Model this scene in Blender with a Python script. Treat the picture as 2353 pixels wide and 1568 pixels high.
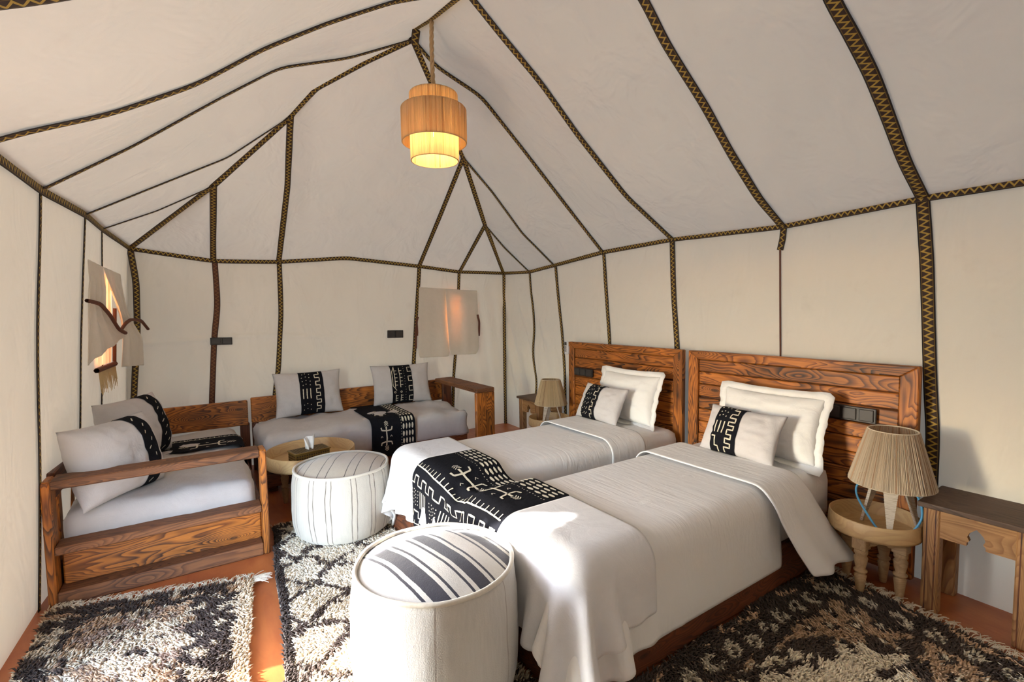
import bpy, bmesh, math, random
import numpy as np
from mathutils import Vector, Matrix

for o in list(bpy.data.objects):
    bpy.data.objects.remove(o, do_unlink=True)
SC = bpy.context.scene
COL = SC.collection
rng = np.random.default_rng(7)
random.seed(7)
rad = math.radians

# ------------------------------------------------------------------ camera
YAW, PITCH, ROLL = rad(33.402), rad(3.656), rad(-0.794)
cF = Vector((math.sin(YAW)*math.cos(PITCH), math.cos(YAW)*math.cos(PITCH), -math.sin(PITCH)))
cR0 = Vector((math.cos(YAW), -math.sin(YAW), 0))
cU0 = cR0.cross(cF)
cR = cR0*math.cos(ROLL) + cU0*math.sin(ROLL)
cU = cR.cross(cF)
cam = bpy.data.objects.new('camera', bpy.data.cameras.new('camera'))
cam.data.sensor_width = 36.0
cam.data.sensor_fit = 'HORIZONTAL'
cam.data.lens = 1100/2353*36
cam.data.clip_start = 0.02
cam.matrix_world = Matrix(((cR.x, cU.x, -cF.x, 0), (cR.y, cU.y, -cF.y, 0), (cR.z, cU.z, -cF.z, 1.3), (0, 0, 0, 1)))
COL.objects.link(cam)
SC.camera = cam

# ------------------------------------------------------------------ world, sun, exposure
SUN_DIR = Vector((1.0, -0.20, -0.63)).normalized()          # travel direction of the sunlight
SUN_EL = math.asin(-SUN_DIR.z)
w = bpy.data.worlds.new('sky'); SC.world = w; w.use_nodes = True
wn = w.node_tree.nodes; wl = w.node_tree.links; wn.clear()
sky = wn.new('ShaderNodeTexSky'); sky.sky_type = 'NISHITA'; sky.sun_disc = False
sky.sun_elevation = SUN_EL; sky.sun_rotation = math.atan2(-SUN_DIR.x, -SUN_DIR.y)
sky.air_density = 1.0; sky.dust_density = 0.6
bg = wn.new('ShaderNodeBackground'); bg.inputs['Strength'].default_value = 8.0
wo = wn.new('ShaderNodeOutputWorld')
wl.new(sky.outputs[0], bg.inputs['Color']); wl.new(bg.outputs[0], wo.inputs['Surface'])
sun = bpy.data.objects.new('sun', bpy.data.lights.new('sun', 'SUN'))
sun.data.energy = 31.0; sun.data.angle = rad(0.9); sun.data.color = (1.0, 0.985, 0.96)
sun.rotation_euler = SUN_DIR.to_track_quat('-Z', 'Y').to_euler()
COL.objects.link(sun)
# sky portal standing in the doorway of the left wall
pl = bpy.data.objects.new('doorway_portal', bpy.data.lights.new('doorway_portal', 'AREA'))
pl.data.shape = 'RECTANGLE'; pl.data.size = .85; pl.data.size_y = 1.75
pl.data.cycles.is_portal = True
pl.location = (-0.70, 1.70, 0.88); pl.rotation_euler = (rad(90), 0, rad(-90))
COL.objects.link(pl)
vs = SC.view_settings
vs.view_transform = 'Standard'; vs.look = 'None'; vs.gamma = 1.0; vs.use_curve_mapping = False
vs.exposure = 0.05

# ------------------------------------------------------------------ helpers
def tag(o, label=None, cat=None, group=None, kind=None):
    if label: o['label'] = label
    if cat: o['category'] = cat
    if group: o['group'] = group
    if kind: o['kind'] = kind
    return o

def empty(name, loc=(0, 0, 0), rz=0.0, label=None, cat=None, group=None):
    o = bpy.data.objects.new(name, None); COL.objects.link(o)
    o.empty_display_size = 0.05
    o.location = loc; o.rotation_euler = (0, 0, rz)
    return tag(o, label, cat, group)

def link(name, me, mat=None, parent=None, loc=None, rot=None, smooth=False):
    o = bpy.data.objects.new(name, me); COL.objects.link(o)
    if mat is not None and len(me.materials) == 0:
        me.materials.append(mat)
    if parent is not None: o.parent = parent
    if loc is not None: o.location = loc
    if rot is not None: o.rotation_euler = rot
    if smooth:
        me.polygons.foreach_set('use_smooth', [True]*len(me.polygons))
    return o

def pyd(name, v, f):
    me = bpy.data.meshes.new(name)
    me.from_pydata([tuple(map(float, p)) for p in v], [], [tuple(int(i) for i in q) for q in f])
    me.update()
    return me

def grid_faces(nu, nv, wrap_u=False, flip=False, off=0):
    fs = []
    for i in range(nu if wrap_u else nu-1):
        i2 = (i+1) % nu
        for j in range(nv-1):
            q = (off+i*nv+j, off+i2*nv+j, off+i2*nv+j+1, off+i*nv+j+1)
            fs.append(q[::-1] if flip else q)
    return fs

def grid_mesh(name, P, wrap_u=False, flip=False, uv=None):
    nu, nv = P.shape[:2]
    me = pyd(name, P.reshape(-1, 3), grid_faces(nu, nv, wrap_u, flip))
    if uv is not None:
        L = me.uv_layers.new(name='UVMap')
        idx = np.zeros(len(me.loops), int); me.loops.foreach_get('vertex_index', idx)
        L.data.foreach_set('uv', uv.reshape(-1, 2)[idx].ravel())
    return me

def grid_normals(P):
    du = np.gradient(P, axis=0); dv = np.gradient(P, axis=1)
    n = np.cross(du, dv)
    return n/np.maximum(np.linalg.norm(n, axis=2, keepdims=True), 1e-9)

def resample(pts, n):
    p = np.array(pts, float)
    d = np.r_[0, np.cumsum(np.linalg.norm(np.diff(p, axis=0), axis=1))]
    if d[-1] < 1e-9: return np.repeat(p[:1], n, 0)
    t = np.linspace(0, d[-1], n)
    return np.stack([np.interp(t, d, p[:, k]) for k in range(3)], 1)

def smooth_pts(pts, n, k=2):
    p = resample(pts, n)
    for _ in range(k):
        q = p.copy(); q[1:-1] = (p[:-2]+2*p[1:-1]+p[2:])/4; p = q
    return p

def coons(top, bot, left, right, nu, nv):
    """left/right run from the top edge down to the bottom edge"""
    T, B = resample(top, nu), resample(bot, nu)
    L, R = resample(left, nv), resample(right, nv)
    u = np.linspace(0, 1, nu)[:, None, None]; v = np.linspace(0, 1, nv)[None, :, None]
    return ((1-v)*T[:, None]+v*B[:, None]+(1-u)*L[None]+u*R[None]
            - ((1-u)*(1-v)*T[0]+u*(1-v)*T[-1]+(1-u)*v*B[0]+u*v*B[-1]))

_vn = np.random.default_rng(3).random((256, 256))
def vnoise(x, y, seed=0):
    x = np.asarray(x, float)+seed*17.3; y = np.asarray(y, float)+seed*9.1
    xi = np.floor(x).astype(int); yi = np.floor(y).astype(int)
    fx = x-xi; fy = y-yi; fx = fx*fx*(3-2*fx); fy = fy*fy*(3-2*fy)
    g = lambda a, b: _vn[a % 256, b % 256]
    return (g(xi, yi)*(1-fx)+g(xi+1, yi)*fx)*(1-fy)+(g(xi, yi+1)*(1-fx)+g(xi+1, yi+1)*fx)*fy

def bm_mesh(name, bm):
    me = bpy.data.meshes.new(name); bm.to_mesh(me); bm.free(); return me

def box_mesh(name, sx, sy, sz, bev=0.003, seg=1):
    bm = bmesh.new()
    bmesh.ops.create_cube(bm, size=1)
    bmesh.ops.scale(bm, vec=(sx, sy, sz), verts=bm.verts)
    if bev > 0:
        bmesh.ops.bevel(bm, geom=bm.edges[:], offset=min(bev, .45*min(sx, sy, sz)), segments=seg, affect='EDGES', profile=.6)
    return bm_mesh(name, bm)

def box(name, c, s, mat, parent=None, bev=0.003, rot=None, seg=1):
    return link(name, box_mesh(name, *s, bev=bev, seg=seg), mat, parent, c, rot)

def board(name, parent, p0, p1, width, thick, mat, up=(0, 0, 1), bev=0.004):
    """a plank from p0 to p1 (its grain runs along local X); 'up' is the thickness direction"""
    p0, p1, up = Vector(p0), Vector(p1), Vector(up)
    x = (p1-p0); L = x.length; x.normalize()
    y = up.cross(x).normalized(); z = x.cross(y)
    m = Matrix(((x.x, y.x, z.x), (x.y, y.y, z.y), (x.z, y.z, z.z)))
    return link(name, box_mesh(name, L, width, thick, bev), mat, parent, (p0+p1)/2, m.to_euler())

def lathe_mesh(name, prof, n=32, cap=False):
    P = np.array([[(r*math.cos(2*math.pi*i/n), r*math.sin(2*math.pi*i/n), z) for r, z in prof] for i in range(n)])
    return grid_mesh(name, P, wrap_u=True)

def tube_mesh(name, pts, r, n=8, twist=None):
    p = np.array(pts, float); k = len(p)
    r = np.broadcast_to(np.array(r, float), (k,))
    t = np.gradient(p, axis=0); t /= np.maximum(np.linalg.norm(t, axis=1, keepdims=True), 1e-9)
    a = np.array([0, 0, 1.]) if abs(t[0][2]) < .9 else np.array([1., 0, 0])
    rings = []
    nrm = np.cross(t[0], a); nrm /= np.linalg.norm(nrm)
    for i in range(k):
        nrm = nrm-t[i]*(nrm@t[i]); nrm /= np.linalg.norm(nrm)
        b = np.cross(t[i], nrm)
        ph = 0 if twist is None else twist*i
        rings.append([p[i]+r[i]*(math.cos(2*math.pi*j/n+ph)*nrm+math.sin(2*math.pi*j/n+ph)*b) for j in range(n)])
    P = np.array(rings).transpose(1, 0, 2)
    me = grid_mesh(name, P, wrap_u=True)
    return me

def prism_mesh(name, poly, thick, bev=0.0):
    """2-D outline (x, z) extruded along y, centred"""
    bm = bmesh.new()
    vs_ = [bm.verts.new((x, -thick/2, z)) for x, z in poly]
    f = bm.faces.new(vs_)
    r = bmesh.ops.extrude_face_region(bm, geom=[f])
    bmesh.ops.translate(bm, vec=(0, thick, 0), verts=[e for e in r['geom'] if isinstance(e, bmesh.types.BMVert)])
    bmesh.ops.recalc_face_normals(bm, faces=bm.faces[:])
    bmesh.ops.triangulate(bm, faces=[f for f in bm.faces if len(f.verts) > 4])
    return bm_mesh(name, bm)

def soft_box_mesh(name, sx, sy, sz, r=0.05, step=0.04, crown=0.0, wr=0.004, seed=1, skirt=0.0):
    """a rounded, slightly crumpled upholstered block, origin at its bottom centre"""
    def axis(n): return np.linspace(-1, 1, n)
    nx, ny, nz = max(6, int(sx/step)), max(6, int(sy/step)), max(5, int(sz/step))
    verts = {}; V = []; Fc = []
    def vid(p):
        k = (round(p[0], 5), round(p[1], 5), round(p[2], 5))
        if k not in verts: verts[k] = len(V); V.append(p)
        return verts[k]
    def face(a, b, fn, fl):
        for i in range(len(a)-1):
            for j in range(len(b)-1):
                q = [vid(fn(a[i], b[j])), vid(fn(a[i+1], b[j])), vid(fn(a[i+1], b[j+1])), vid(fn(a[i], b[j+1]))]
                Fc.append(q[::-1] if fl else q)
    X, Y, Z = axis(nx), axis(ny), axis(nz)
    for s in (-1, 1):
        face(X, Y, lambda a, b: (a, b, s), s < 0)
        face(X, Z, lambda a, b: (a, s, b), s > 0)
        face(Y, Z, lambda a, b: (s, a, b), s < 0)
    V = np.array(V); h = np.array([sx, sy, sz])/2
    p = V*h
    inner = np.clip(p, -(h-r), h-r); d = p-inner
    n = np.linalg.norm(d, axis=1, keepdims=True)
    dd = np.where(n > 1e-9, d/np.maximum(n, 1e-9), 0)
    p = inner+dd*r
    top = (V[:, 2] > .99)
    p[:, 2] += crown*(1-V[:, 0]**2)*(1-V[:, 1]**2)*(p[:, 2] > 0)
    sc = 7.0
    w1 = vnoise(p[:, 0]*sc+p[:, 2]*9, p[:, 1]*sc+p[:, 2]*4, seed)-.5
    w2 = vnoise(p[:, 0]*22+p[:, 2]*3, p[:, 1]*22, seed+5)-.5
    p += (dd if True else 0)*((w1*2+w2)*wr)[:, None]
    p[:, 2] += np.where(np.abs(V[:, 2]) > .99, (w1*1.5+w2*.5)*wr, 0)
    if skirt: p[:, :2] *= (1+skirt*np.clip(-V[:, 2], 0, 1))[:, None]
    p[:, 2] += sz/2
    me = pyd(name, p, Fc)
    me.polygons.foreach_set('use_smooth', [True]*len(me.polygons))
    return me

def color_attr(me, cols, name='Col'):
    a = me.color_attributes.new(name=name, type='FLOAT_COLOR', domain='POINT')
    c = np.ones((len(me.vertices), 4), np.float32); c[:, :3] = cols
    a.data.foreach_set('color', c.ravel())

def copy_tree(o, parent=None):
    c = o.copy(); COL.objects.link(c)
    if parent is not None: c.parent = parent
    for ch in list(o.children): copy_tree(ch, c)
    return c

# ------------------------------------------------------------------ materials
class NT:
    def __init__(s, name):
        s.m = bpy.data.materials.new(name); s.m.use_nodes = True
        s.t = s.m.node_tree; s.t.nodes.clear()
        s.out = s.t.nodes.new('ShaderNodeOutputMaterial')
        s.b = s.n('ShaderNodeBsdfPrincipled')
        s.t.links.new(s.b.outputs[0], s.out.inputs[0])
    def n(s, typ, ins=None, **props):
        nd = s.t.nodes.new(typ)
        for k, v in props.items(): setattr(nd, k, v)
        if ins:
            for k, v in ins.items(): s.put(nd, k, v)
        return nd
    def put(s, nd, k, v):
        sock = nd.inputs[k]
        if isinstance(v, bpy.types.NodeSocket): s.t.links.new(v, sock)
        elif isinstance(v, bpy.types.Node): s.t.links.new(v.outputs[0], sock)
        else:
            if isinstance(v, tuple) and len(v) == 3 and sock.type == 'RGBA': v = v+(1,)
            sock.default_value = v
    def math(s, op, a, b=0.0, c=None):
        nd = s.n('ShaderNodeMath', {0: a, 1: b}, operation=op)
        if c is not None: s.put(nd, 2, c)
        return nd.outputs[0]
    def noise(s, vec, scale, detail=2.0, rough=.5, dist=0.0):
        return s.n('ShaderNodeTexNoise', {'Vector': vec, 'Scale': scale, 'Detail': detail, 'Roughness': rough, 'Distortion': dist}).outputs[0]
    def mapping(s, vec, scale=(1, 1, 1), loc=None):
        nd = s.n('ShaderNodeMapping', {'Vector': vec, 'Scale': scale})
        if loc is not None: s.put(nd, 'Location', loc)
        return nd.outputs[0]
    def obj(s): return s.n('ShaderNodeTexCoord').outputs['Object']
    def geo(s): return s.n('ShaderNodeNewGeometry').outputs['Position']
    def uv(s): return s.n('ShaderNodeTexCoord').outputs['UV']
    def ramp(s, fac, stops, interp='LINEAR'):
        nd = s.n('ShaderNodeValToRGB', {0: fac}); r = nd.color_ramp; r.interpolation = interp
        while len(r.elements) < len(stops): r.elements.new(0.5)
        for e, (p, c) in zip(r.elements, stops):
            e.position = p; e.color = (c, c, c, 1) if isinstance(c, (int, float)) else tuple(c)+(1,)
        return nd.outputs[0]
    def mix(s, fac, a, b, mode='MIX'):
        nd = s.n('ShaderNodeMix', data_type='RGBA', blend_type=mode)
        s.put(nd, 0, fac); s.put(nd, 6, a); s.put(nd, 7, b)
        return nd.outputs[2]
    def bump(s, h, strength=.3, dist=.01, normal=None):
        nd = s.n('ShaderNodeBump', {'Height': h, 'Strength': strength, 'Distance': dist})
        if normal is not None: s.put(nd, 'Normal', normal)
        return nd.outputs[0]
    def fin(s, color=None, rough=None, normal=None, **kw):
        if color is not None: s.put(s.b, 'Base Color', color)
        if rough is not None: s.put(s.b, 'Roughness', rough)
        if normal is not None: s.put(s.b, 'Normal', normal)
        for k, v in kw.items(): s.put(s.b, k.replace('_', ' '), v)
        return s.m
    def sep(s, vec):
        nd = s.n('ShaderNodeSeparateXYZ', {0: vec}); return nd.outputs

def m_tent(name='tent_canvas', base=(.665, .575, .45), trans=.012):
    s = NT(name); p = s.geo()
    big = s.noise(p, 1.6, 3); stain = s.noise(p, 5.5, 4, .6)
    c = s.mix(s.ramp(big, [(.3, 0.), (.75, 1.)]), base, tuple(x*.93 for x in base))
    c = s.mix(s.math('MULTIPLY', s.ramp(stain, [(.62, 0.), (.8, 1.)]), .35), c, (base[0]*.8, base[1]*.74, base[2]*.68))
    wr = s.noise(s.mapping(p, (2.2, 2.2, 1.1)), 2.0, 3, .55, .6)
    fine = s.noise(p, 260, 1)
    n1 = s.bump(wr, .42, .07)
    n2 = s.bump(fine, .08, .002, n1)
    s.fin(c, .85, n2)
    tr = s.n('ShaderNodeBsdfTranslucent', {'Color': tuple(x*.95 for x in base), 'Normal': n1})
    mx = s.n('ShaderNodeMixShader', {0: trans}); s.t.links.new(s.b.outputs[0], mx.inputs[1]); s.t.links.new(tr.outputs[0], mx.inputs[2])
    s.t.links.new(mx.outputs[0], s.out.inputs[0])
    return s.m

def m_cloth(name, base, rough=.85, wr=.25, wscale=9, weave=0.12, trans=0.0, var=.06, sheen=.12):
    s = NT(name); p = s.obj()
    v = s.noise(p, 30, 3)
    c = s.mix(v, tuple(x*(1-var) for x in base), tuple(min(1, x*(1+var)) for x in base))
    w = s.noise(p, wscale, 4, .55, .8)
    fine = s.n('ShaderNodeTexNoise', {'Vector': p, 'Scale': 420., 'Detail': 1.}).outputs[0]
    nn = s.bump(fine, weave, .002, s.bump(w, wr, .02))
    s.fin(c, rough, nn)
    s.put(s.b, 'Sheen Weight', sheen); s.put(s.b, 'Specular IOR Level', .25 if sheen else .08)
    if trans:
        tr = s.n('ShaderNodeBsdfTranslucent', {'Color': base})
        mx = s.n('ShaderNodeMixShader', {0: trans}); s.t.links.new(s.b.outputs[0], mx.inputs[1]); s.t.links.new(tr.outputs[0], mx.inputs[2])
        s.t.links.new(mx.outputs[0], s.out.inputs[0])
    return s.m

def m_wood(name, light=(.62, .205, .030), mid=(.17, .044, .008), dark=(.012, .006, .004), burn=.80, rough=.42, sc=1.0, contrast=1.0):
    s = NT(name); p0 = s.obj()
    rnd = s.n('ShaderNodeObjectInfo').outputs['Random']
    off = s.n('ShaderNodeCombineXYZ', {0: s.math('MULTIPLY', rnd, 61.), 1: s.math('MULTIPLY', rnd, 37.), 2: s.math('MULTIPLY', rnd, 53.)}).outputs[0]
    p = s.n('ShaderNodeVectorMath', {0: p0, 1: off}, operation='ADD').outputs[0]
    q = s.mapping(p, (1.0*sc, 8.*sc, 8.*sc))
    field = s.noise(q, 1.0, 2.0, .45, .35)
    kn = s.n('ShaderNodeTexVoronoi', {'Vector': s.mapping(p, (2.6*sc, 7.5*sc, 7.5*sc)), 'Scale': 1.0, 'Randomness': 1.0}, feature='SMOOTH_F1')
    s.put(kn, 'Smoothness', .3)
    knot = s.ramp(kn.outputs['Distance'], [(0.0, 1.0), (.22, .35), (.5, 0.)])
    f2 = s.math('ADD', field, s.math('MULTIPLY', knot, .42))
    ring = s.math('FRACT', s.math('MULTIPLY', f2, 24.0))
    line = s.ramp(ring, [(0., .0), (.35, .10), (.7, .65), (.9, 1.0), (1., .1)])
    fib = s.noise(s.mapping(p, (6., 160., 160.)), 1.0, 2.)
    bm_ = s.noise(s.mapping(p, (3.2, 6., 6.)), 1.0, 3., .55, .5)
    br = s.ramp(bm_, [(.46-.10*contrast, 0.), (.46+.17*contrast, 1.)])
    c = s.mix(line, light, mid)
    c = s.mix(s.math('MULTIPLY', s.ramp(fib, [(.35, 0.), (.7, 1.)]), .35), c, mid)
    c = s.mix(s.math('MULTIPLY', br, s.math('ADD', burn*.55, s.math('MULTIPLY', line, burn*.6))), c, dark)
    c = s.mix(s.ramp(kn.outputs['Distance'], [(0., .9), (.06, .7), (.10, 0.)]), c, (dark[0]*1.6, dark[1]*1.4, dark[2]))
    nn = s.bump(line, .12, .003, s.bump(fib, .12, .002))
    return s.fin(c, s.math('ADD', rough, s.math('MULTIPLY', fib, .15)), nn)

def m_plain(name, c, rough=.5, **kw):
    s = NT(name); p = s.obj()
    v = s.noise(p, 25, 3)
    col = s.mix(v, tuple(x*.9 for x in c), tuple(min(1, x*1.08) for x in c))
    return s.fin(col, rough, None, **kw)

def m_ribbon(name, ground=(.030, .012, .007), gold=(.42, .27, .045), period=.030):
    s = NT(name); X = s.sep(s.uv())
    u, v = X[0], X[1]
    t = s.math('FRACT', s.math('DIVIDE', u, period))
    tri = s.math('MULTIPLY', s.math('ABSOLUTE', s.math('SUBTRACT', t, .5)), 2.0)
    target = s.math('ADD', .24, s.math('MULTIPLY', tri, .52))
    d = s.math('ABSOLUTE', s.math('SUBTRACT', v, target))
    zig = s.math('LESS_THAN', d, .13)
    e = s.math('ABSOLUTE', s.math('SUBTRACT', v, .5))
    edge = s.math('GREATER_THAN', e, .43)
    eg = s.math('MULTIPLY', s.math('GREATER_THAN', e, .36), s.math('LESS_THAN', e, .40))
    c = s.mix(zig, ground, gold)
    c = s.mix(s.math('MULTIPLY', eg, .35), c, gold)
    c = s.mix(edge, c, (.012, .008, .008))
    th = s.n('ShaderNodeTexWave', {'Vector': s.uv(), 'Scale': 400.})
    return s.fin(c, .7, s.bump(th.outputs[0], .15, .001))

def m_attr(name, rough=.9, mul=1.0, attr='Col', trans=0.0, emit=None):
    s = NT(name)
    a = s.n('ShaderNodeAttribute', attribute_name=attr)
    s.fin(a.outputs['Color'], rough)
    if trans:
        tr = s.n('ShaderNodeBsdfTranslucent', {'Color': a.outputs['Color']})
        mx = s.n('ShaderNodeMixShader', {0: trans}); s.t.links.new(s.b.outputs[0], mx.inputs[1]); s.t.links.new(tr.outputs[0], mx.inputs[2])
        s.t.links.new(mx.outputs[0], s.out.inputs[0])
    return s.m

def m_floor():
    s = NT('terracotta_floor'); p = s.geo()
    a = s.noise(p, 2.2, 5, .6, .8); b = s.noise(s.mapping(p, (14, 3.5, 1)), 1., 4, .6, 1.0)
    c = s.ramp(a, [(.25, (.30, .075, .024)), (.5, (.44, .125, .035)), (.75, (.56, .19, .055))])
    c = s.mix(s.math('MULTIPLY', s.ramp(b, [(.45, 0.), (.75, 1.)]), .45), c, (.28, .05, .02))
    return s.fin(c, s.math('ADD', .26, s.math('MULTIPLY', b, .2)), s.bump(b, .10, .004))

def m_stripes(name, base, stops, axis=0, half=.3, fine=(120, 120, 30)):
    """woven wool with stripes across one object axis; stops = (position in m, width in m, colour)"""
    s = NT(name); p = s.obj()
    wob = s.noise(p, 6., 2)
    x = s.math('ADD', s.sep(p)[axis], s.math('MULTIPLY', s.math('SUBTRACT', wob, .5), .010))
    fz = s.noise(s.mapping(p, fine), 1.0, 2)
    c = s.mix(fz, tuple(v*.86 for v in base), base)
    for pos, wd, col in stops:
        d = s.math('ABSOLUTE', s.math('SUBTRACT', x, pos))
        mk = s.math('LESS_THAN', d, s.math('ADD', wd/2-.0012, s.math('MULTIPLY', fz, .0024)))
        c = s.mix(mk, c, col)
    h = s.noise(p, 240., 2)
    lump = s.noise(s.mapping(p, (14, 14, 5)), 1., 3)
    nn = s.bump(h, .35, .003, s.bump(lump, .3, .012))
    s.put(s.b, 'Sheen Weight', .4)
    return s.fin(c, .95, nn)

MT = m_tent()
M_RIB = m_ribbon('woven_braid')
M_RIB2 = m_ribbon('brown_braid', (.10, .032, .016), (.20, .085, .03))
M_WOOD = m_wood('burnt_pine')
M_WOOD_D = m_wood('dark_pine', (.21, .060, .018), (.10, .028, .011), (.012, .006, .005), .7, .45)
M_WOOD_G = m_wood('weathered_pine', (.27, .105, .036), (.14, .05, .019), (.025, .013, .009), .6, .6)
M_WOOD_N = m_wood('nightstand_pine', (.46, .235, .085), (.31, .135, .045), (.06, .026, .013), .45, .55)
M_WOOD_NT = m_wood('nightstand_top_wood', (.135, .075, .043), (.085, .045, .027), (.028, .016, .012), .5, .6)
M_PALE = m_wood('pale_turned_wood', (.50, .33, .17), (.43, .27, .135), (.25, .14, .07), .25, .55)
M_TRAY = m_wood('bentwood_tray', (.60, .40, .185), (.52, .33, .15), (.36, .20, .09), .22, .45, .6)
M_DUVET = m_cloth('white_cotton', (.80, .78, .765), .8, .24, 7, .06, 0.0, .02)
def m_duvet(name, base):
    s = NT(name); p = s.obj()
    mask = s.ramp(s.noise(p, 2.2, 2), [(.38, .15), (.65, 1.)])
    w = s.noise(s.mapping(p, (26, 3.2, 9)), 1., 3, .55, 1.2)
    soft = s.noise(p, 6., 3, .5, .6)
    n1 = s.bump(soft, .25, .02)
    n2 = s.bump(s.math('MULTIPLY', w, mask), .42, .012, n1)
    s.put(s.b, 'Sheen Weight', .1); s.put(s.b, 'Specular IOR Level', .25)
    return s.fin(base, .8, n2)
M_DUVET = m_duvet('white_duvet_cotton', (.80, .78, .765))
M_PILLOW = m_cloth('white_pillow_cotton', (.83, .815, .80), .8, .32, 12, .06, 0.0, .02)
M_LINEN = m_cloth('grey_linen', (.50, .465, .455), .9, .3, 8, .25, 0.0, .06)
M_CUSH = m_cloth('cushion_grey_linen', (.56, .53, .53), .9, .28, 12, .25, 0.0, .05)
M_RUNNER = m_cloth('runner_linen', (.69, .675, .68), .88, .25, 9, .25, 0.0, .04)
M_MUD = m_cloth('black_mudcloth', (.010, .010, .013), .95, .25, 30, .3, 0.0, .2, 0.0)
M_PRINT = m_cloth('cream_print', (.66, .60, .47), .9, .1, 30, .1)
M_CURT = m_cloth('curtain_canvas', (.86, .785, .68), .9, .3, 8, .2, .14, .04)
M_BLACK = m_plain('black_plastic', (.022, .019, .018), .35)
M_BLACK2 = m_plain('dark_grey_plastic', (.038, .033, .031), .45)
M_ROPE = m_plain('jute_rope', (.50, .33, .17), .9)
M_BROWNT = m_plain('brown_trim', (.13, .042, .022), .8)
M_CORD = m_plain('blue_cord', (.10, .36, .58), .4)
M_GREYPL = m_plain('pale_grey_plastic', (.62, .62, .64), .4)
M_RAFFIA = m_attr('raffia', .75, trans=.35)
M_PILE = m_attr('wool_pile', .95)
M_FRINGE = m_plain('cream_wool_fringe', (.66, .56, .42), .95)
M_BRASS = m_plain('carved_box', (.20, .125, .03), .4, Metallic=.4)
M_TISSUE = m_plain('tissue_paper', (.88, .86, .84), .9)
M_FLOOR = m_floor()
M_SAND = m_plain('sand', (.46, .38, .30), .95)
M_IRON = m_plain('grey_metal', (.25, .25, .26), .45, Metallic=.6)
# ------------------------------------------------------------------ the tent
A = (1.23, 2.95, 3.025)
RIDGE = [A, (1.23, 2.91, 3.065), (1.23, 2.68, 3.005), (1.23, 2.40, 2.955), (1.23, 2.23, 2.92), (1.23, 1.46, 2.86), (1.23, .82, 2.83), (1.23, 0, 2.83), (1.23, -1.2, 2.83)]
L1, L2, L3, L4 = (-.465, 3.9, 1.841), (-.470, 3.4, 1.843), (-.535, 2.85, 1.845), (-.545, 2.2, 1.845)
CL, CR = (-.39, 4.55, 1.80), (2.905, 4.55, 1.718)
B2, B3, B4, B5, B6 = (.14, 4.55, 1.729), (.616, 4.55, 1.743), (1.182, 4.55, 1.804), (1.892, 4.55, 1.756), (2.344, 4.55, 1.714)
R1, R2, R3, R4, R5, R6 = (2.905, 4.049, 1.695), (2.89, 3.62, 1.725), (2.87, 2.944, 1.774), (2.855, 2.233, 1.789), (2.84, 1.461, 1.761), (2.82, .82, 1.79)
R7, R8 = (2.82, 0, 1.79), (2.82, -1.2, 1.79)
L5, L6, L7, L8 = (-.56, 1.46, 1.845), (-.57, .82, 1.845), (-.58, 0, 1.845), (-.58, -1.2, 1.845)
HL2, HL1, HR2, HR1 = (.575, 3.45, 2.585), (.142, 3.85, 2.173), (1.905, 3.58, 2.57), (2.36, 4.02, 2.13)
HIPL = [A, (.965, 3.07, 2.872), (.684, 3.2, 2.69), HL2]
HIPR = [A, (1.42, 3.13, 2.90), (1.66, 3.35, 2.74), HR2]
def aty(y, xz): return [(x, y, z) for x, z in xz]
S_R3 = [A]+aty(2.975, [(1.391, 2.915), (1.734, 2.799), (2.08, 2.502), (2.494, 2.134)])+[R3]
S_R4 = aty(2.23, [(1.23, 2.92), (1.424, 2.776), (1.697, 2.584), (1.971, 2.347), (2.381, 2.036)])+[R4]
S_R5 = aty(1.46, [(1.23, 2.86), (1.50, 2.74), (1.677, 2.615), (1.806, 2.485), (2.095, 2.278), (2.315, 2.089), (2.584, 1.891)])+[R5]
S_R6 = aty(.82, [(1.23, 2.83), (1.60, 2.56), (1.891, 2.356), (2.049, 2.286), (2.226, 2.193), (2.382, 2.078), (2.583, 1.92)])+[R6]
S_R7 = [(x, 0, z) for x, y, z in S_R6[:-1]]+[R7]; S_R8 = [(x, -1.2, z) for x, y, z in S_R6[:-1]]+[R8]
S_L3 = [A, (.80, 2.88, 2.765), (.432, 2.87, 2.612), (.145, 2.86, 2.383), (-.213, 2.855, 2.085), L3]
S_L4 = aty(2.2, [(1.23, 2.92), (.827, 2.73), (.525, 2.541), (.269, 2.362), (.042, 2.172), (-.218, 2.009), (-.45, 1.90)])+[L4]
def sl(y, e): return [(1.23, y, 2.85), (.827, y, 2.70), (.525, y, 2.53), (.269, y, 2.355), (.042, y, 2.172), (-.218, y, 2.009), e]
S_L5, S_L6, S_L7, S_L8 = sl(1.46, L5), sl(.82, L6), sl(0, L7), sl(-1.2, L8)
S_L2 = [HL2, (.205, 3.46, 2.265), (-.17, 3.42, 2.03), L2]
S_L1 = [HL1, (-.18, 3.88, 1.98), L1]
S_R2 = [HR2, (2.198, 3.61, 2.335), (2.515, 3.615, 2.004), R2]
S_R1 = [HR1, (2.6, 4.04, 1.922), R1]
S_CL = [HL1, CL]; S_CR = [HR1, (2.62, 4.27, 1.935), CR]
S_B2 = [HL1, (.14, 4.43, 1.83), B2]; S_B3 = [HL2, (.625, 4.0, 2.26), B3]
S_B5 = [HR2, (1.90, 4.05, 2.17), B5]; S_B6 = [HR1, B6]
ridge = lambda a, b: [p for p in RIDGE if b <= p[1] <= a]

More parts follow.
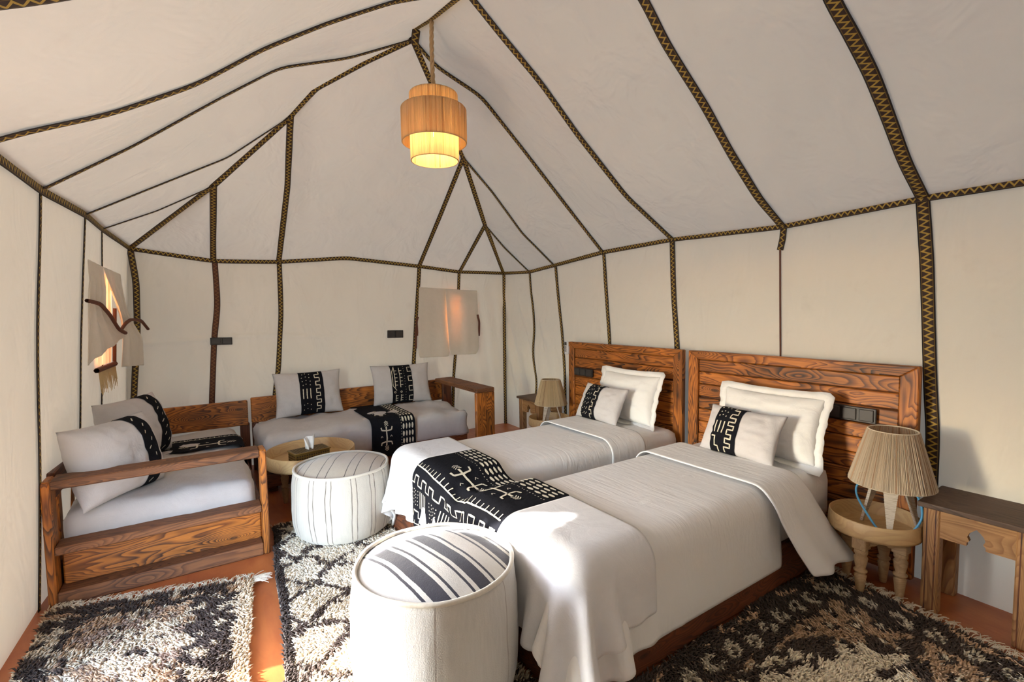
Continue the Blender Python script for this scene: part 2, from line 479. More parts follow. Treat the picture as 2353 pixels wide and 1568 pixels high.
ceiling = tag(empty('ceiling'), kind='structure')
ceiling['label'] = 'cream canvas hip roof of the tent divided by woven braid'
PANELS = [
    ([HR1, HR2], [R1, R2], S_R1, S_R2), (HIPR[::-1], [R2, R3], S_R2, S_R3),
    (ridge(2.95, 2.23), [R3, R4], S_R3, S_R4), (ridge(2.23, 1.46), [R4, R5], S_R4, S_R5), (ridge(1.46, .82), [R5, R6], S_R5, S_R6),
    (ridge(.82, 0), [R6, R7], S_R6, S_R7), (ridge(0, -1.2), [R7, R8], S_R7, S_R8),
    ([HR1, HR1], [CR, R1], S_CR, S_R1), ([HR1, HR1], [B6, CR], S_B6, S_CR), ([HR2, HR1], [B5, B6], S_B5, S_B6),
    (HIPL[::-1][:-1]+HIPR, [B3, B4, B5], S_B3, S_B5), ([HL1, HL2], [B2, B3], S_B2, S_B3), ([HL1, HL1], [CL, B2], S_CL, S_B2),
    ([HL1, HL1], [L1, CL], S_L1, S_CL), ([HL2, HL1], [L2, L1], S_L2, S_L1), (HIPL, [L3, L2], S_L3, S_L2),
    (ridge(2.95, 2.23)[::-1], [L4, L3], S_L4, S_L3),
    ([S_L5[0]]+[S_L4[0]], [L5, L4], S_L5, S_L4), ([S_L6[0], S_L5[0]], [L6, L5], S_L6, S_L5),
    ([S_L7[0], S_L6[0]], [L7, L6], S_L7, S_L6), ([S_L8[0], S_L7[0]], [L8, L7], S_L8, S_L7)]
for k, (t, b, l, r) in enumerate(PANELS):
    P = coons(t, b, l, r, 25, 33)
    N = grid_normals(P)
    u = np.linspace(0, 1, 25)[:, None]; v = np.linspace(0, 1, 33)[None]
    msk = (np.sin(np.pi*u)*np.sin(np.pi*v))
    wv = (vnoise(P[..., 0]*2.2+P[..., 1]*1.3, P[..., 1]*2.2+P[..., 2]*1.7, k)-.5)*.05
    P = P+N*(msk*wv)[..., None]
    link('canvas_panel', grid_mesh('canvas_panel', P), MT, ceiling, smooth=True)

# walls: a point on each wall from its running coordinate and height
LT = np.array([L8, L7, L6, L5, L4, L3, L2, L1, CL]); BT = np.array([CL, B2, B3, B4, B5, B6, CR]); RT = np.array([R8, R7, R6, R5, R4, R3, R2, R1, CR])
def top_l(y): return np.interp(y, LT[:, 1], LT[:, 0]), np.interp(y, LT[:, 1], LT[:, 2])
def top_r(y): return np.interp(y, RT[:, 1], RT[:, 0]), np.interp(y, RT[:, 1], RT[:, 2])
def top_b(x): return np.interp(x, BT[:, 0], BT[:, 2])
def left_pt(y, z):
    y = np.asarray(y, float); z = np.asarray(z, float)
    xt, zt = top_l(y); xb = np.interp(y, [-1.2, 2.0, 2.9, 4.6], [-.68, -.68, -.645, -.50])
    t = np.clip(z/zt, 0, 1)
    x = xb+(xt-xb)*t+.012*(vnoise(y*2.6, z*1.5, 2)-.5)*np.sin(np.pi*t)
    return np.stack([x, y+0*x, z+0*x], -1)
def right_pt(y, z):
    y = np.asarray(y, float); z = np.asarray(z, float)
    xt, zt = top_r(y); xb = np.interp(y, [-1.2, .4, 4.6], [2.80, 2.80, 2.95])
    t = np.clip(z/zt, 0, 1)
    dr = np.exp(-((y-4.2)/.35)**2)*(.030*np.sin((y*1.0-z*.45)*24)+.014*np.sin(y*43-z*14))
    x = xb+(xt-xb)*t+(.030*(vnoise(y*2.2, z*1.6, 5)-.5)+dr)*np.sin(np.pi*t)
    return np.stack([x, y+0*x, z+0*x], -1)
def back_pt(x, z):
    x = np.asarray(x, float); z = np.asarray(z, float)
    zt = top_b(x); t = np.clip(z/zt, 0, 1)
    cab = .012*np.exp(-((z-(1.10+.018*np.sin(x*4)))/.014)**2)*np.clip((1.25-x)*4, 0, 1)
    dr = .050*(vnoise(x*2.3+z*1.4, z*2.1-x*.9, 8)-.5)+.020*(vnoise(x*6+z*5, z*3-x*2, 9)-.5)
    cr_ = np.exp(-((x-2.75)/.22)**2)*.014*np.sin(x*38+z*5)
    y = 4.62-.07*t+(dr+cr_)*np.sin(np.pi*t)-cab
    return np.stack([x+0*y, y, z+0*y], -1)

def wall(name, fn, a0, a1, ztop, na, nz, label, z0=0.0, flip=False, mat=MT, parent=None):
    a = np.linspace(a0, a1, na)[:, None]; v = np.linspace(0, 1, nz)[None]
    zt = ztop(a); z = z0+(zt-z0)*v
    P = fn(np.broadcast_to(a, z.shape), z)
    o = link(name, grid_mesh(name, P, flip=flip), mat, parent, smooth=True)
    if parent is None: tag(o, label, kind='structure')
    return o
wall('wall_back', back_pt, -.62, 3.02, top_b, 150, 110, 'beige canvas back wall of the tent')
wall('wall_right', right_pt, -1.2, 4.68, lambda y: top_r(y)[1], 180, 60, 'pale canvas wall behind the beds', flip=True)
wl_ = tag(empty('wall_left'), 'pale grey canvas wall beside the daybed', kind='structure')
wall('canvas_panel', left_pt, 2.07, 4.68, lambda y: top_l(y)[1], 90, 60, None, parent=wl_)
wall('canvas_panel', left_pt, -1.2, .15, lambda y: top_l(y)[1], 20, 20, None, parent=wl_)
wall('canvas_panel', left_pt, .15, 2.07, lambda y: top_l(y)[1], 40, 5, None, z0=1.72, parent=wl_)
_tw = [(-.58, -1.2, 1.845), (-.218, -1.2, 2.009), (.269, -1.2, 2.355), (.827, -1.2, 2.70), (1.23, -1.2, 2.83)]+[tuple(p) for p in S_R8[1:]]
_tx = np.array([p[0] for p in _tw]); _tz = np.array([p[2] for p in _tw])
def front(x0, x1, z0, z1=None):
    xs = np.linspace(x0, x1, 24)
    return np.array([[(x, -1.2, z0+((np.interp(x, _tx, _tz) if z1 is None else z1)-z0)*t) for t in np.linspace(0, 1, 8)] for x in xs])
wf = tag(empty('wall_front'), 'closed canvas end wall behind the viewer', kind='structure')
for P_ in (front(-.7, 1.2, 0), front(1.2, 2.84, 0)):
    link('canvas_panel', grid_mesh('canvas_panel', P_), MT, wf, smooth=True)
# doorway curtain in the left wall (unseen): cloth with openings cut to shape the sun patches
def inpoly(px, py, poly):
    r = np.zeros(np.shape(px), bool); n = len(poly)
    for i in range(n):
        x1, y1 = poly[i]; x2, y2 = poly[(i+1) % n]
        c = ((y1 > py) != (y2 > py)) & (px < (x2-x1)*(py-y1)/(y2-y1+1e-12)+x1)
        r ^= c
    return r
ya = np.linspace(.10, 2.13, 129); za = np.linspace(.0, 1.80, 116)
YY, ZZ = np.meshgrid(ya, za, indexing='ij')
Pd = left_pt(YY, ZZ); Pd[..., 0] += -.02+.015*np.sin(YY*40)
yc = (YY[:-1, :-1]+YY[1:, 1:])/2; zc = (ZZ[:-1, :-1]+ZZ[1:, 1:])/2
OPEN = [[(1.58, .0), (2.08, .0), (2.055, .7), (1.99, 1.25), (1.90, 1.42), (1.865, 1.30), (1.80, 1.13), (1.72, .95), (1.62, .8), (1.58, .6)],
        [(1.56, 1.436), (1.66, 1.42), (1.86, 1.36), (1.86, 1.43), (1.70, 1.64)]]
hole = np.zeros(yc.shape, bool)
for pg in OPEN: hole |= inpoly(yc, zc, pg)
fs = [(i*116+j, (i+1)*116+j, (i+1)*116+j+1, i*116+j+1) for i in range(128) for j in range(115) if not hole[i, j]]
tag(link('door_1', pyd('door_1', Pd.reshape(-1, 3), fs), MT, smooth=True), 'unseen canvas door curtain in the left wall, cut to shape the sunlight', kind='structure')

# floor and outside ground
fl = grid_mesh('floor', np.array([[(x, y, 0.0) for y in np.linspace(-1.25, 4.65, 4)] for x in np.linspace(-.72, 3.0, 4)]))
tag(link('floor', fl, M_FLOOR), 'polished orange terracotta floor', kind='structure')
gr = pyd('ground', [(-40, -40, -.03), (40, -40, -.03), (40, 40, -.03), (-40, 40, -.03)], [(0, 1, 2, 3)])
tag(link('ground', gr, M_SAND), 'sandy ground outside the tent', kind='structure')

# woven braid along the seams
_tn = [0]
def trim(path, nh, width=.036, mat=M_RIB, n=48, off=.008, label=None, sm=2):
    P = smooth_pts(path, n, sm); nh = np.array(nh, float)
    if nh.ndim == 1: nh = np.repeat(nh[None], n, 0)
    else: nh = resample(nh, n)
    nh /= np.linalg.norm(nh, axis=1, keepdims=True)
    t = np.gradient(P, axis=0); t /= np.maximum(np.linalg.norm(t, axis=1, keepdims=True), 1e-9)
    nn = nh-t*(nh*t).sum(1, keepdims=True); nn /= np.linalg.norm(nn, axis=1, keepdims=True)
    s = np.cross(t, nn)
    d = np.r_[0, np.cumsum(np.linalg.norm(np.diff(P, axis=0), axis=1))]
    vv = np.array([0, 0, .25, .5, .75, 1, 1]); hh = np.array([-.002, .001, .003, .0035, .003, .001, -.002])
    wv = width*(1+.10*(vnoise(d*5, d*0, _tn[0])-.5))
    G = P[:, None]+s[:, None]*((vv-.5)[None, :, None]*wv[:, None, None])+nn[:, None]*((off+hh)[None, :, None])
    UV = np.stack(np.broadcast_arrays(d[:, None], vv[None]), -1)
    _tn[0] += 1
    o = link('trim_%d' % _tn[0], grid_mesh('trim', G, uv=UV), mat, smooth=True)
    return tag(o, label or 'dark woven braid with gold zigzag along a tent seam', kind='structure')
NRr, NRl, NRb = (-.6, 0, -.8), (.6, 0, -.8), (0, -.7, -.7)
for s_, wd in ((S_R3, .036), (S_R4, .040), (S_R5, .045), (S_R6, .052), (S_R7, .045)): trim(s_, NRr, wd)
for s_, wd in ((S_L3, .034), (S_L4, .040), (S_L5, .040), (S_L6, .04), (S_L7, .04)): trim(s_, NRl, wd)
for s_ in (S_R2, S_R1): trim(s_, NRr, .028)
for s_ in (S_L2, S_L1): trim(s_, NRl, .028)
for s_ in (S_B2, S_B3, S_B5, S_B6): trim(s_, NRb, .042)
trim(HIPL+[HL1, CL], [(.3, -.5, -.8)]*2, .044, n=90, sm=1)
trim(HIPR+[HR1, (2.62, 4.27, 1.935), CR], [(-.3, -.5, -.8)]*2, .044, n=90, sm=1)
trim([(1.23, 2.90, 3.055), (1.23, 2.935, 2.985)], (-.2, -1, 0), .05, n=8, off=.012)
trim(RIDGE[1:], (0, 0, -1), .055, n=90, off=.004)
band = lambda pts: pts
trim(LT, (1, 0, 0), .050, n=120, off=.012)
trim(BT, (0, -1, 0), .038, n=90, off=.014, sm=3)
trim(RT, (-1, 0, 0), .038, n=140, off=.014, sm=3)
def seam_b(pts, wd=.040, mat=M_RIB): trim(back_pt(np.array(resample([(x, 0, z) for x, z in pts], 24))[:, 0], resample([(x, 0, z) for x, z in pts], 24)[:, 2]), (0, -1, 0), wd, mat, n=40)
def seam_r(pts, wd=.036, mat=M_RIB): q = resample([(y, 0, z) for y, z in pts], 24); trim(right_pt(q[:, 0], q[:, 2]), (-1, 0, 0), wd, mat, n=40)
def seam_l(pts, wd=.034, mat=M_RIB): q = resample([(y, 0, z) for y, z in pts], 24); trim(left_pt(q[:, 0], q[:, 2]), (1, 0, 0), wd, mat, n=40)
seam_b([(.15, 1.73), (.155, 1.38), (.118, 1.10), (.08, .585), (.05, 0)], .042, M_RIB2)
seam_b([(.62, 1.74), (.619, 1.304), (.582, .813), (.546, .607), (.52, 0)])
seam_b([(1.895, 1.75), (1.856, 1.198), (1.821, .78), (1.80, 0)])
seam_b([(2.34, 1.71), (2.33, 1.533), (2.292, .816), (2.271, .584), (2.25, 0)], .034)
trim([(-.385, 4.545, 1.80), (-.36, 4.53, 1.55), (-.37, 4.53, 1.2), (-.41, 4.545, .78), (-.48, 4.6, 0)], (.6, -.8, 0), .046)
trim([(2.90, 4.54, 1.715), (2.90, 4.55, 1.12), (2.91, 4.57, .37), (2.93, 4.6, 0)], (-.6, -.8, 0), .034)
seam_r([(4.045, 1.69), (4.0, 1.358), (4.01, .95), (3.985, .457), (3.98, 0)], .032, M_RIB)
seam_r([(3.60, 1.72), (3.53, 1.103), (3.502, .683), (3.49, 0)], .036)
seam_r([(2.935, 1.77), (2.894, 1.339), (2.874, 1.02), (2.87, 0)])
seam_r([(2.236, 1.785), (2.221, 1.388), (2.199, 1.016), (2.19, 0)], .042)
seam_r([(1.455, 1.755), (1.46, 1.69), (1.473, 1.626)], .036)
seam_r([(1.473, 1.64), (1.465, 1.3), (1.457, 1.0), (1.455, 0)], .009, M_BROWNT)
seam_r([(.822, 1.785), (.797, 1.5), (.764, .9), (.747, .7), (.746, .435), (.74, 0)], .052)
seam_l([(2.85, 1.84), (2.84, 1.35), (2.85, .98), (2.86, .59), (2.87, 0)], .036)
seam_l([(3.4, 1.84), (3.39, 1.22), (3.4, .76), (3.41, 0)], .034)
seam_l([(3.9, 1.84), (3.9, 1.0), (3.9, .76), (3.9, 0)], .034)
# ------------------------------------------------------------------ cloth tools
def drape(P0, boxes, th=.006, steps=160, iters=14, grav=9.8, fric=.97, floor=.012, pins=None, stiff=.35, damp=.985):
    """a hanging sheet settled over rounded boxes; P0 is the flat start grid (nu, nv, 3)"""
    P = P0.copy(); V = np.zeros_like(P); dt = 1/60
    nu, nv = P.shape[:2]
    du = np.linalg.norm(P0[1]-P0[0], axis=-1).mean(); dv = np.linalg.norm(P0[:, 1]-P0[:, 0], axis=-1).mean()
    dg = math.hypot(du, dv)
    def con(a, b, L, k=1.0):
        d = P[b]-P[a]; n = np.linalg.norm(d, axis=-1, keepdims=True)
        c = d*(.5*k*(1-L/np.maximum(n, 1e-9)))
        P[a] += c; P[b] -= c
    S = slice
    def sets(o):
        out = []
        return out
    A_ = []
    for o in (0, 1):
        m = (nu-o)//2*2
        if m: A_.append(((S(o, o+m, 2), S(None)), (S(o+1, o+m, 2), S(None)), du, 1.0))
        m = (nv-o)//2*2
        if m: A_.append(((S(None), S(o, o+m, 2)), (S(None), S(o+1, o+m, 2)), dv, 1.0))
    for o in (0, 1):
        m = (nu-o)//2*2
        A_.append(((S(o, o+m, 2), S(0, nv-1)), (S(o+1, o+m, 2), S(1, nv)), dg, .5))
        A_.append(((S(o, o+m, 2), S(1, nv)), (S(o+1, o+m, 2), S(0, nv-1)), dg, .5))
    for o in range(4):
        m = (nu-o)//4*4
        if nu-o >= 4: A_.append(((S(o, o+m, 4), S(None)), (S(o+2, o+m, 4), S(None)), 2*du, stiff))
        m = (nv-o)//4*4
        if nv-o >= 4: A_.append(((S(None), S(o, o+m, 4)), (S(None), S(o+2, o+m, 4)), 2*dv, stiff))
    for st in range(steps):
        V *= damp; V[..., 2] -= grav*dt
        Q = P.copy(); P += V*dt
        for it in range(iters):
            for a, b, L, k in A_: con(a, b, L, k)
            if it % 4 == 3 or it == iters-1:
                hit = np.zeros((nu, nv), bool)
                for c, h, r in boxes:
                    d = P-c; q = np.abs(d)-(h-r); qm = np.maximum(q, 0)
                    l = np.linalg.norm(qm, axis=-1)
                    ins = np.minimum(q.max(-1), 0)
                    sd = l+ins-r
                    m = sd < th
                    if m.any():
                        g = np.where(l[..., None] > 1e-6, qm/np.maximum(l[..., None], 1e-9), (q == q.max(-1, keepdims=True)).astype(float))*np.sign(d)
                        P += np.where(m[..., None], g*(th-sd)[..., None], 0)
                        hit |= m & (g[..., 2] > .55)
                m = P[..., 2] < floor; P[..., 2] = np.where(m, floor, P[..., 2]); hit |= m
                P = np.where(hit[..., None], P+(Q-P)*np.array([fric, fric, 0.]), P)
            if pins is not None: P[pins[0]] = pins[1]
        V = (P-Q)/dt
    return P

def bilerp(P, a, b):
    """sample a grid at fractional (row, col) positions"""
    nu, nv = P.shape[:2]
    a = np.clip(np.asarray(a, float), 0, nu-1-1e-6); b = np.clip(np.asarray(b, float), 0, nv-1-1e-6)
    i = np.floor(a).astype(int); j = np.floor(b).astype(int); fa = (a-i)[..., None]; fb = (b-j)[..., None]
    return (P[i, j]*(1-fa)+P[i+1, j]*fa)*(1-fb)+(P[i, j+1]*(1-fa)+P[i+1, j+1]*fa)*fb

def sheet(name, P, mat, parent=None, thick=.006, sub=1, flip=False):
    o = link(name, grid_mesh(name, P, flip=flip), mat, parent, smooth=True)
    s = o.modifiers.new('subsurf', 'SUBSURF'); s.levels = s.render_levels = sub
    so = o.modifiers.new('solid', 'SOLIDIFY'); so.thickness = thick; so.offset = -1
    return o

# printed strokes: polylines / filled shapes in cloth millimetre space, laid on a surface
def stroke_mesh(name, shapes, surf, step=.012):
    """shapes: ('l', pts, width) or ('f', polygon) in (s, t); surf(s, t) -> points lifted off the cloth"""
    V = []; Fc = []
    for sh in shapes:
        if sh[0] == 'l':
            pts = np.array(sh[1], float); wd = sh[2]
            q = [pts[0]]
            for a, b in zip(pts[:-1], pts[1:]):
                k = max(1, int(np.linalg.norm(b-a)/step))
                q += [a+(b-a)*(i+1)/k for i in range(k)]
            q = np.array(q); t = np.gradient(q, axis=0)
            n = np.stack([-t[:, 1], t[:, 0]], 1); n /= np.maximum(np.linalg.norm(n, axis=1, keepdims=True), 1e-9)
            base = len(V)
            ww = wd*(.85+.3*rng.random(len(q)))[:, None]
            V += list(q+n*ww/2)+list(q-n*ww/2); m = len(q)
            Fc += [(base+i, base+i+1, base+m+i+1, base+m+i) for i in range(m-1)]
        else:
            pg = np.array(sh[1], float); base = len(V); V += list(pg)
            Fc.append(tuple(range(base, base+len(pg))))
    V = np.array(V)
    return pyd(name, surf(V[:, 0], V[:, 1]), Fc)

def p_meander(s0, s1, t0, h, per, w=.006, jit=.15):
    """battlement line running along s"""
    pts = []; s = s0; up = False
    while s < s1:
        t = t0+(h if up else 0)+h*jit*(random.random()-.5)
        e = s+per*(.42+.16*random.random())
        pts += [(s, t), (min(e, s1), t)]; s = e; up = not up
    return [('l', pts, w)]
def p_comb(s0, s1, t0, h, n, w=.005, gap=.5):
    out = [('l', [(s0+(s1-s0)*i/8, t0+h*.10*math.sin(i*1.9)) for i in range(9)], w)]
    for i in range(n):
        s = s0+(s1-s0)*(i+.5)/n; out.append(('l', [(s, t0), (s+h*.1, t0+h*(.8+.4*random.random()))], w*.8))
    return out
def p_dots(s0, s1, t0, t1, n, m, r=.004):
    out = []
    for i in range(n):
        for j in range(m):
            s = s0+(s1-s0)*(i+.5)/n+(random.random()-.5)*r*2; t = t0+(t1-t0)*(j+.5+(.5 if i % 2 else 0)*.5)/m
            out.append(('f', [(s-r, t), (s-r*.2, t-r), (s+r, t), (s+r*.2, t+r)]))
    return out
def p_bars(s0, s1, t0, t1, n, w=.006):
    return [('l', [(s0+(s1-s0)*(i+.5)/n, t0), (s0+(s1-s0)*(i+.5)/n+.004, t1)], w) for i in range(n)]
def p_lens(s0, s1, t, n, w, gap=.2):
    out = []; L = (s1-s0)/n
    for i in range(n):
        a = s0+i*L+L*gap/2; b = a+L*(1-gap); k = w*(.8+.4*random.random())/2; dl = (b-a)
        out.append(('f', [(a, t), (a+dl*.2, t-k), (a+dl*.6, t-k*1.1), (b-dl*.1, t-k*.6), (b, t), (b-dl*.2, t+k), (a+dl*.5, t+k*1.1), (a+dl*.12, t+k*.6)]))
    return out
def p_lizard(s, t, L, ang=0.0, w=.008):
    ca, sa = math.cos(ang), math.sin(ang)
    R = lambda x, y: (s+L*(x*ca-y*sa), t+L*(x*sa+y*ca))
    out = [('l', [R(-.48, .02), R(-.1, -.02), R(.48, .02)], w*1.25)]
    for sg in (-1, 1):
        out += [('l', [R(sg*.30, -.27), R(sg*.27, 0), R(sg*.32, .27)], w*1.1)]
        out += [('l', [R(sg*.30, -.27), R(sg*.46, -.31)], w), ('l', [R(sg*.32, .27), R(sg*.45, .30)], w)]
        for k in (0, .08, .16):
            out.append(('l', [R(sg*(.50+k), -.10), R(sg*(.58+k), 0), R(sg*(.50+k), .10)], w*.55))
    for yy in (-.26, .26):
        out.append(('l', [R(-.05, yy-.05), R(.03, yy), R(-.05, yy+.05)], w*.5))
    return out

# ------------------------------------------------------------------ cushions and pillows
def pillow_grid(a, b, T, n=41, c=.07, pw=2.6, seed=0, wr=.006):
    u = np.linspace(-1, 1, n); U_, V_ = np.meshgrid(u, u, indexing='ij')
    X = a*U_*(1-c*(1-V_**2)*np.abs(U_)**3); Y = b*V_*(1-c*(1-U_**2)*np.abs(V_)**3)
    Z = T*np.maximum((1-np.abs(U_)**pw)*(1-np.abs(V_)**pw), 0)**.58
    ed = np.maximum(np.abs(U_), np.abs(V_))
    w = (vnoise(U_*6+seed, V_*6, seed)-.5)*wr*2*(1-ed**6)+np.sin(U_*19+V_*5+seed)*wr*.4*(ed**4)*(1-ed**8)*2
    return X, Y, Z+w*(ed < .999), U_, V_
def make_cushion(name, loc, rot, a, b, T, mat, label, cat, group=None, band=None, seed=1, flange=0.0, n=41, print_fn=None):
    """a, b half width / half height (local X, Z); faces local -Y"""
    root = empty(name, loc); root.rotation_euler = rot
    tag(root, label, cat, group)
    X, Y, Z, U_, V_ = pillow_grid(a, b, T, n, seed=seed)
    front = np.stack([X, -Z, Y], -1); back = np.stack([X, Z*.9, Y], -1)
    P = np.concatenate([front.reshape(-1, 3), back.reshape(-1, 3)])
    fs_ = grid_faces(n, n, flip=False)+grid_faces(n, n, flip=True, off=n*n)
    me = pyd('cover', P, fs_)
    bm = bmesh.new(); bm.from_mesh(me); bmesh.ops.remove_doubles(bm, verts=bm.verts, dist=1e-5)
    bmesh.ops.recalc_face_normals(bm, faces=bm.faces[:]); bm.to_mesh(me); bm.free()
    link('cover', me, mat, root, smooth=True)
    Nf = grid_normals(front); Nf *= np.where(Nf[..., 1:2] > 0, -1, 1)
    if flange:
        k = 97; t = np.linspace(0, 4, k, endpoint=False); ring = []
        for q in t:
            sd, fr = int(q), (q % 1)*2-1
            u_, v_ = [(fr, -1), (1, fr), (-fr, 1), (-1, -fr)][sd]
            x = a*u_*(1-.07*(1-v_**2)*abs(u_)**3); y = b*v_*(1-.07*(1-u_**2)*abs(v_)**3)
            nx_, ny_ = (0, v_) if sd in (0, 2) else (u_, 0)
            cx_ = max(0, abs(fr)-.9)*10
            wv = .006*math.sin(q*23+seed)+.004*math.sin(q*51)
            ring.append([(x*.965, wv*.3, y*.955), (x+flange*(nx_+cx_*math.copysign(1, u_)*(nx_ == 0)), wv, y+flange*(ny_+cx_*math.copysign(1, v_)*(ny_ == 0)))])
        o = link('flange', grid_mesh('flange', np.array(ring), wrap_u=True), mat, root, smooth=True)
        s = o.modifiers.new('solid', 'SOLIDIFY'); s.thickness = .004
    if band:
        i0, i1 = [int(round((x+1)/2*(n-1))) for x in band]
        for side, S0, sg in ((0, front, -1), (1, back, 1)):
            Nb = grid_normals(S0); Nb *= np.where(Nb[..., 1:2]*sg < 0, -1, 1)
            Bp = (S0+Nb*.0025)[i0:i1+1]
            me = grid_mesh('black_band', Bp, flip=bool(side))
            o = link('black_band', me, M_MUD, root, smooth=True); o['label'] = 'black mudcloth band'
        if print_fn:
            Bf = front+Nf*.0045
            w_ = (i1-i0)/(n-1)*2*a; h_ = 2*b
            surf = lambda s, t: bilerp(Bf, i0+np.asarray(s)/w_*(i1-i0), np.asarray(t)/h_*(n-1))
            o = link('print', stroke_mesh('print', print_fn(w_, h_), surf, .01), M_PRINT, root)
            o['label'] = 'cream hand-painted lines'; o['kind'] = 'stuff'
    return root

def pr_keys(w, h):      # dots, bars and a battlement line down the band
    out = [(k, [(y_, x_) for x_, y_ in p], *r) for k, p, *r in p_meander(h*.04, h*.97, w*.66, w*.17, h*.155, .007)]
    out += p_dots(w*.06, w*.5, h*.62, h*.96, 3, 4, .0045)
    out += [('l', [(w*(.12+.15*i), h*.36), (w*(.12+.15*i)+.002, h*.58)], .007) for i in range(3)]
    out += p_dots(w*.06, w*.5, h*.06, h*.28, 3, 2, .004)
    return out
def pr_ladder(w, h):
    out = []
    for x0 in (.16, .40):
        out += [('l', [(w*x0, h*.40), (w*x0, h*.90)], .006)]+[('l', [(w*x0, h*(.46+.09*i)), (w*(x0+.12), h*(.46+.09*i))], .005) for i in range(5)]
        out += [('l', [(w*x0, h*.06), (w*x0, h*.22)], .006)]+[('l', [(w*x0, h*(.08+.06*i)), (w*(x0+.1), h*(.08+.06*i))], .005) for i in range(3)]
    out += [('l', [(w*.05, h*.80), (w*.05, h*.45), (w*.2, h*.33)], .006), ('l', [(w*.05, h*.8), (w*.18, h*.94)], .006)]
    out += p_dots(w*.6, w*.66, h*.04, h*.97, 1, 14, .003)
    for i in range(4):
        y0 = h*(.06+.24*i); out += [('l', [(w*.97, y0), (w*.80, y0), (w*.80, y0+h*.12), (w*.97, y0+h*.12)], .006)]
    for x0 in (.12, .42):
        out += [('l', [(w*x0+.008*math.cos(q), h*.29+.008*math.sin(q)) for q in np.linspace(0, 6.28, 9)], .004)]
    return out
def pr_dots(w, h):
    out = p_dots(w*.14, w*.56, h*.05, h*.95, 4, 7, .0045)
    out += [(k, [(y_, x_) for x_, y_ in p], *r) for k, p, *r in p_meander(h*.03, h*.97, w*.68, w*.16, h*.2, .006)]
    out += [('l', [(w*.03, h*(.03+.12*i)), (w*.03, h*(.11+.12*i))], .006) for i in range(8)]
    return out
def pr_dashes(w, h):
    out = p_dots(w*.05, w*.5, h*.68, h*.97, 3, 3, .0045)+[('l', [(w*(.12+.16*i), h*.38), (w*(.12+.16*i), h*.62)], .007) for i in range(3)]
    out += [(k, [(y_, x_) for x_, y_ in p], *r) for k, p, *r in p_meander(h*.03, h*.98, w*.62, w*.2, h*.18, .007)]
    out += [('l', [(w*.06, h*.30), (w*.2, h*.30), (w*.2, h*.12), (w*.34, h*.12), (w*.34, h*.02)], .007)]
    return out
def pr_sparse(w, h):
    return [('l', [(w*(.25+.3*(i % 2)), h*(.06+.105*i)), (w*(.45+.2*(i % 2)), h*(.10+.105*i))], .005) for i in range(9)]

# ------------------------------------------------------------------ beds
def make_headboard(bed, y0, y1, zt=1.02, groove=3):
    hb = box('headboard', (2.762, (y0+y1)/2, (zt-.03)/2+.01), (.02, y1-y0-.06, zt-.05), M_WOOD_D, bed)
    sw = .072; fx = 2.735
    tp = board('frame_board', hb, (0, 0, 0), (1, 0, 0), .05, .035, M_WOOD)
    bpy.data.objects.remove(tp)
    def kid(p0, p1, wd, th, mat, nm):
        o = board(nm, None, p0, p1, wd, th, mat, up=(-1, 0, 0), bev=.005)
        o.parent = hb; o.matrix_parent_inverse = Matrix.Translation(-Vector(hb.location)); return o
    # mitred frame boards
    def mitre(p, nm):
        me = prism_mesh(nm, p, .042); o = link(nm, me, M_WOOD, hb)
        return o
    ym = (y0+y1)/2; hw = (y1-y0)/2
    t = box_poly_top = [(-hw, zt), (hw, zt), (hw-sw, zt-.052), (-hw+sw, zt-.052)]
    for poly, nm, ax in ((t, 'frame_rail', 0), ([(-hw, .02), (-hw, zt), (-hw+sw, zt-.052), (-hw+sw, .02)], 'frame_stile', 1), ([(hw, .02), (hw-sw, .02), (hw-sw, zt-.052), (hw, zt)], 'frame_stile', 1)):
        if ax == 0:
            cz = zt-.026; pl_ = [(x, z-cz) for x, z in poly]
            o = link(nm, prism_mesh(nm, pl_, .042), M_WOOD, hb, (fx-2.762, 0, cz-hb.location.z), (0, 0, rad(90)))
        else:
            cx_ = (poly[0][0]+poly[2][0])/2; pl_ = [(z-.5, -(x-cx_)) for x, z in poly]
            o = link(nm, prism_mesh(nm, pl_, .042), M_WOOD, hb, (fx-2.762, cx_, .5-hb.location.z))
            m = Matrix(((0, 1, 0), (0, 0, -1), (1, 0, 0)))      # local x -> up, local y -> x, local z -> -y
            m = Matrix(((0, 1, 0), (0, 0, -1), (1, 0, 0)))
            o.rotation_euler = m.to_euler()
        bv = o.modifiers.new('bevel', 'BEVEL'); bv.width = .004; bv.segments = 1
    n = 10; z = zt-.052; ph = (z-.16)/n
    for i in range(n):
        g = .010 if i == groove else .004
        zc_ = z-ph*(i+.5)-(g-.004)/2*(i == groove)
        jit = rng.random()*.004
        kid((fx+.004+jit, y1-sw-.001, zc_), (fx+.004+jit, y0+sw+.001, zc_), ph-g, .030, M_WOOD, 'plank')
    kid((fx+.006, y1-sw, .09), (fx+.006, y0+sw, .09), .13, .028, M_WOOD, 'plank')
    return hb

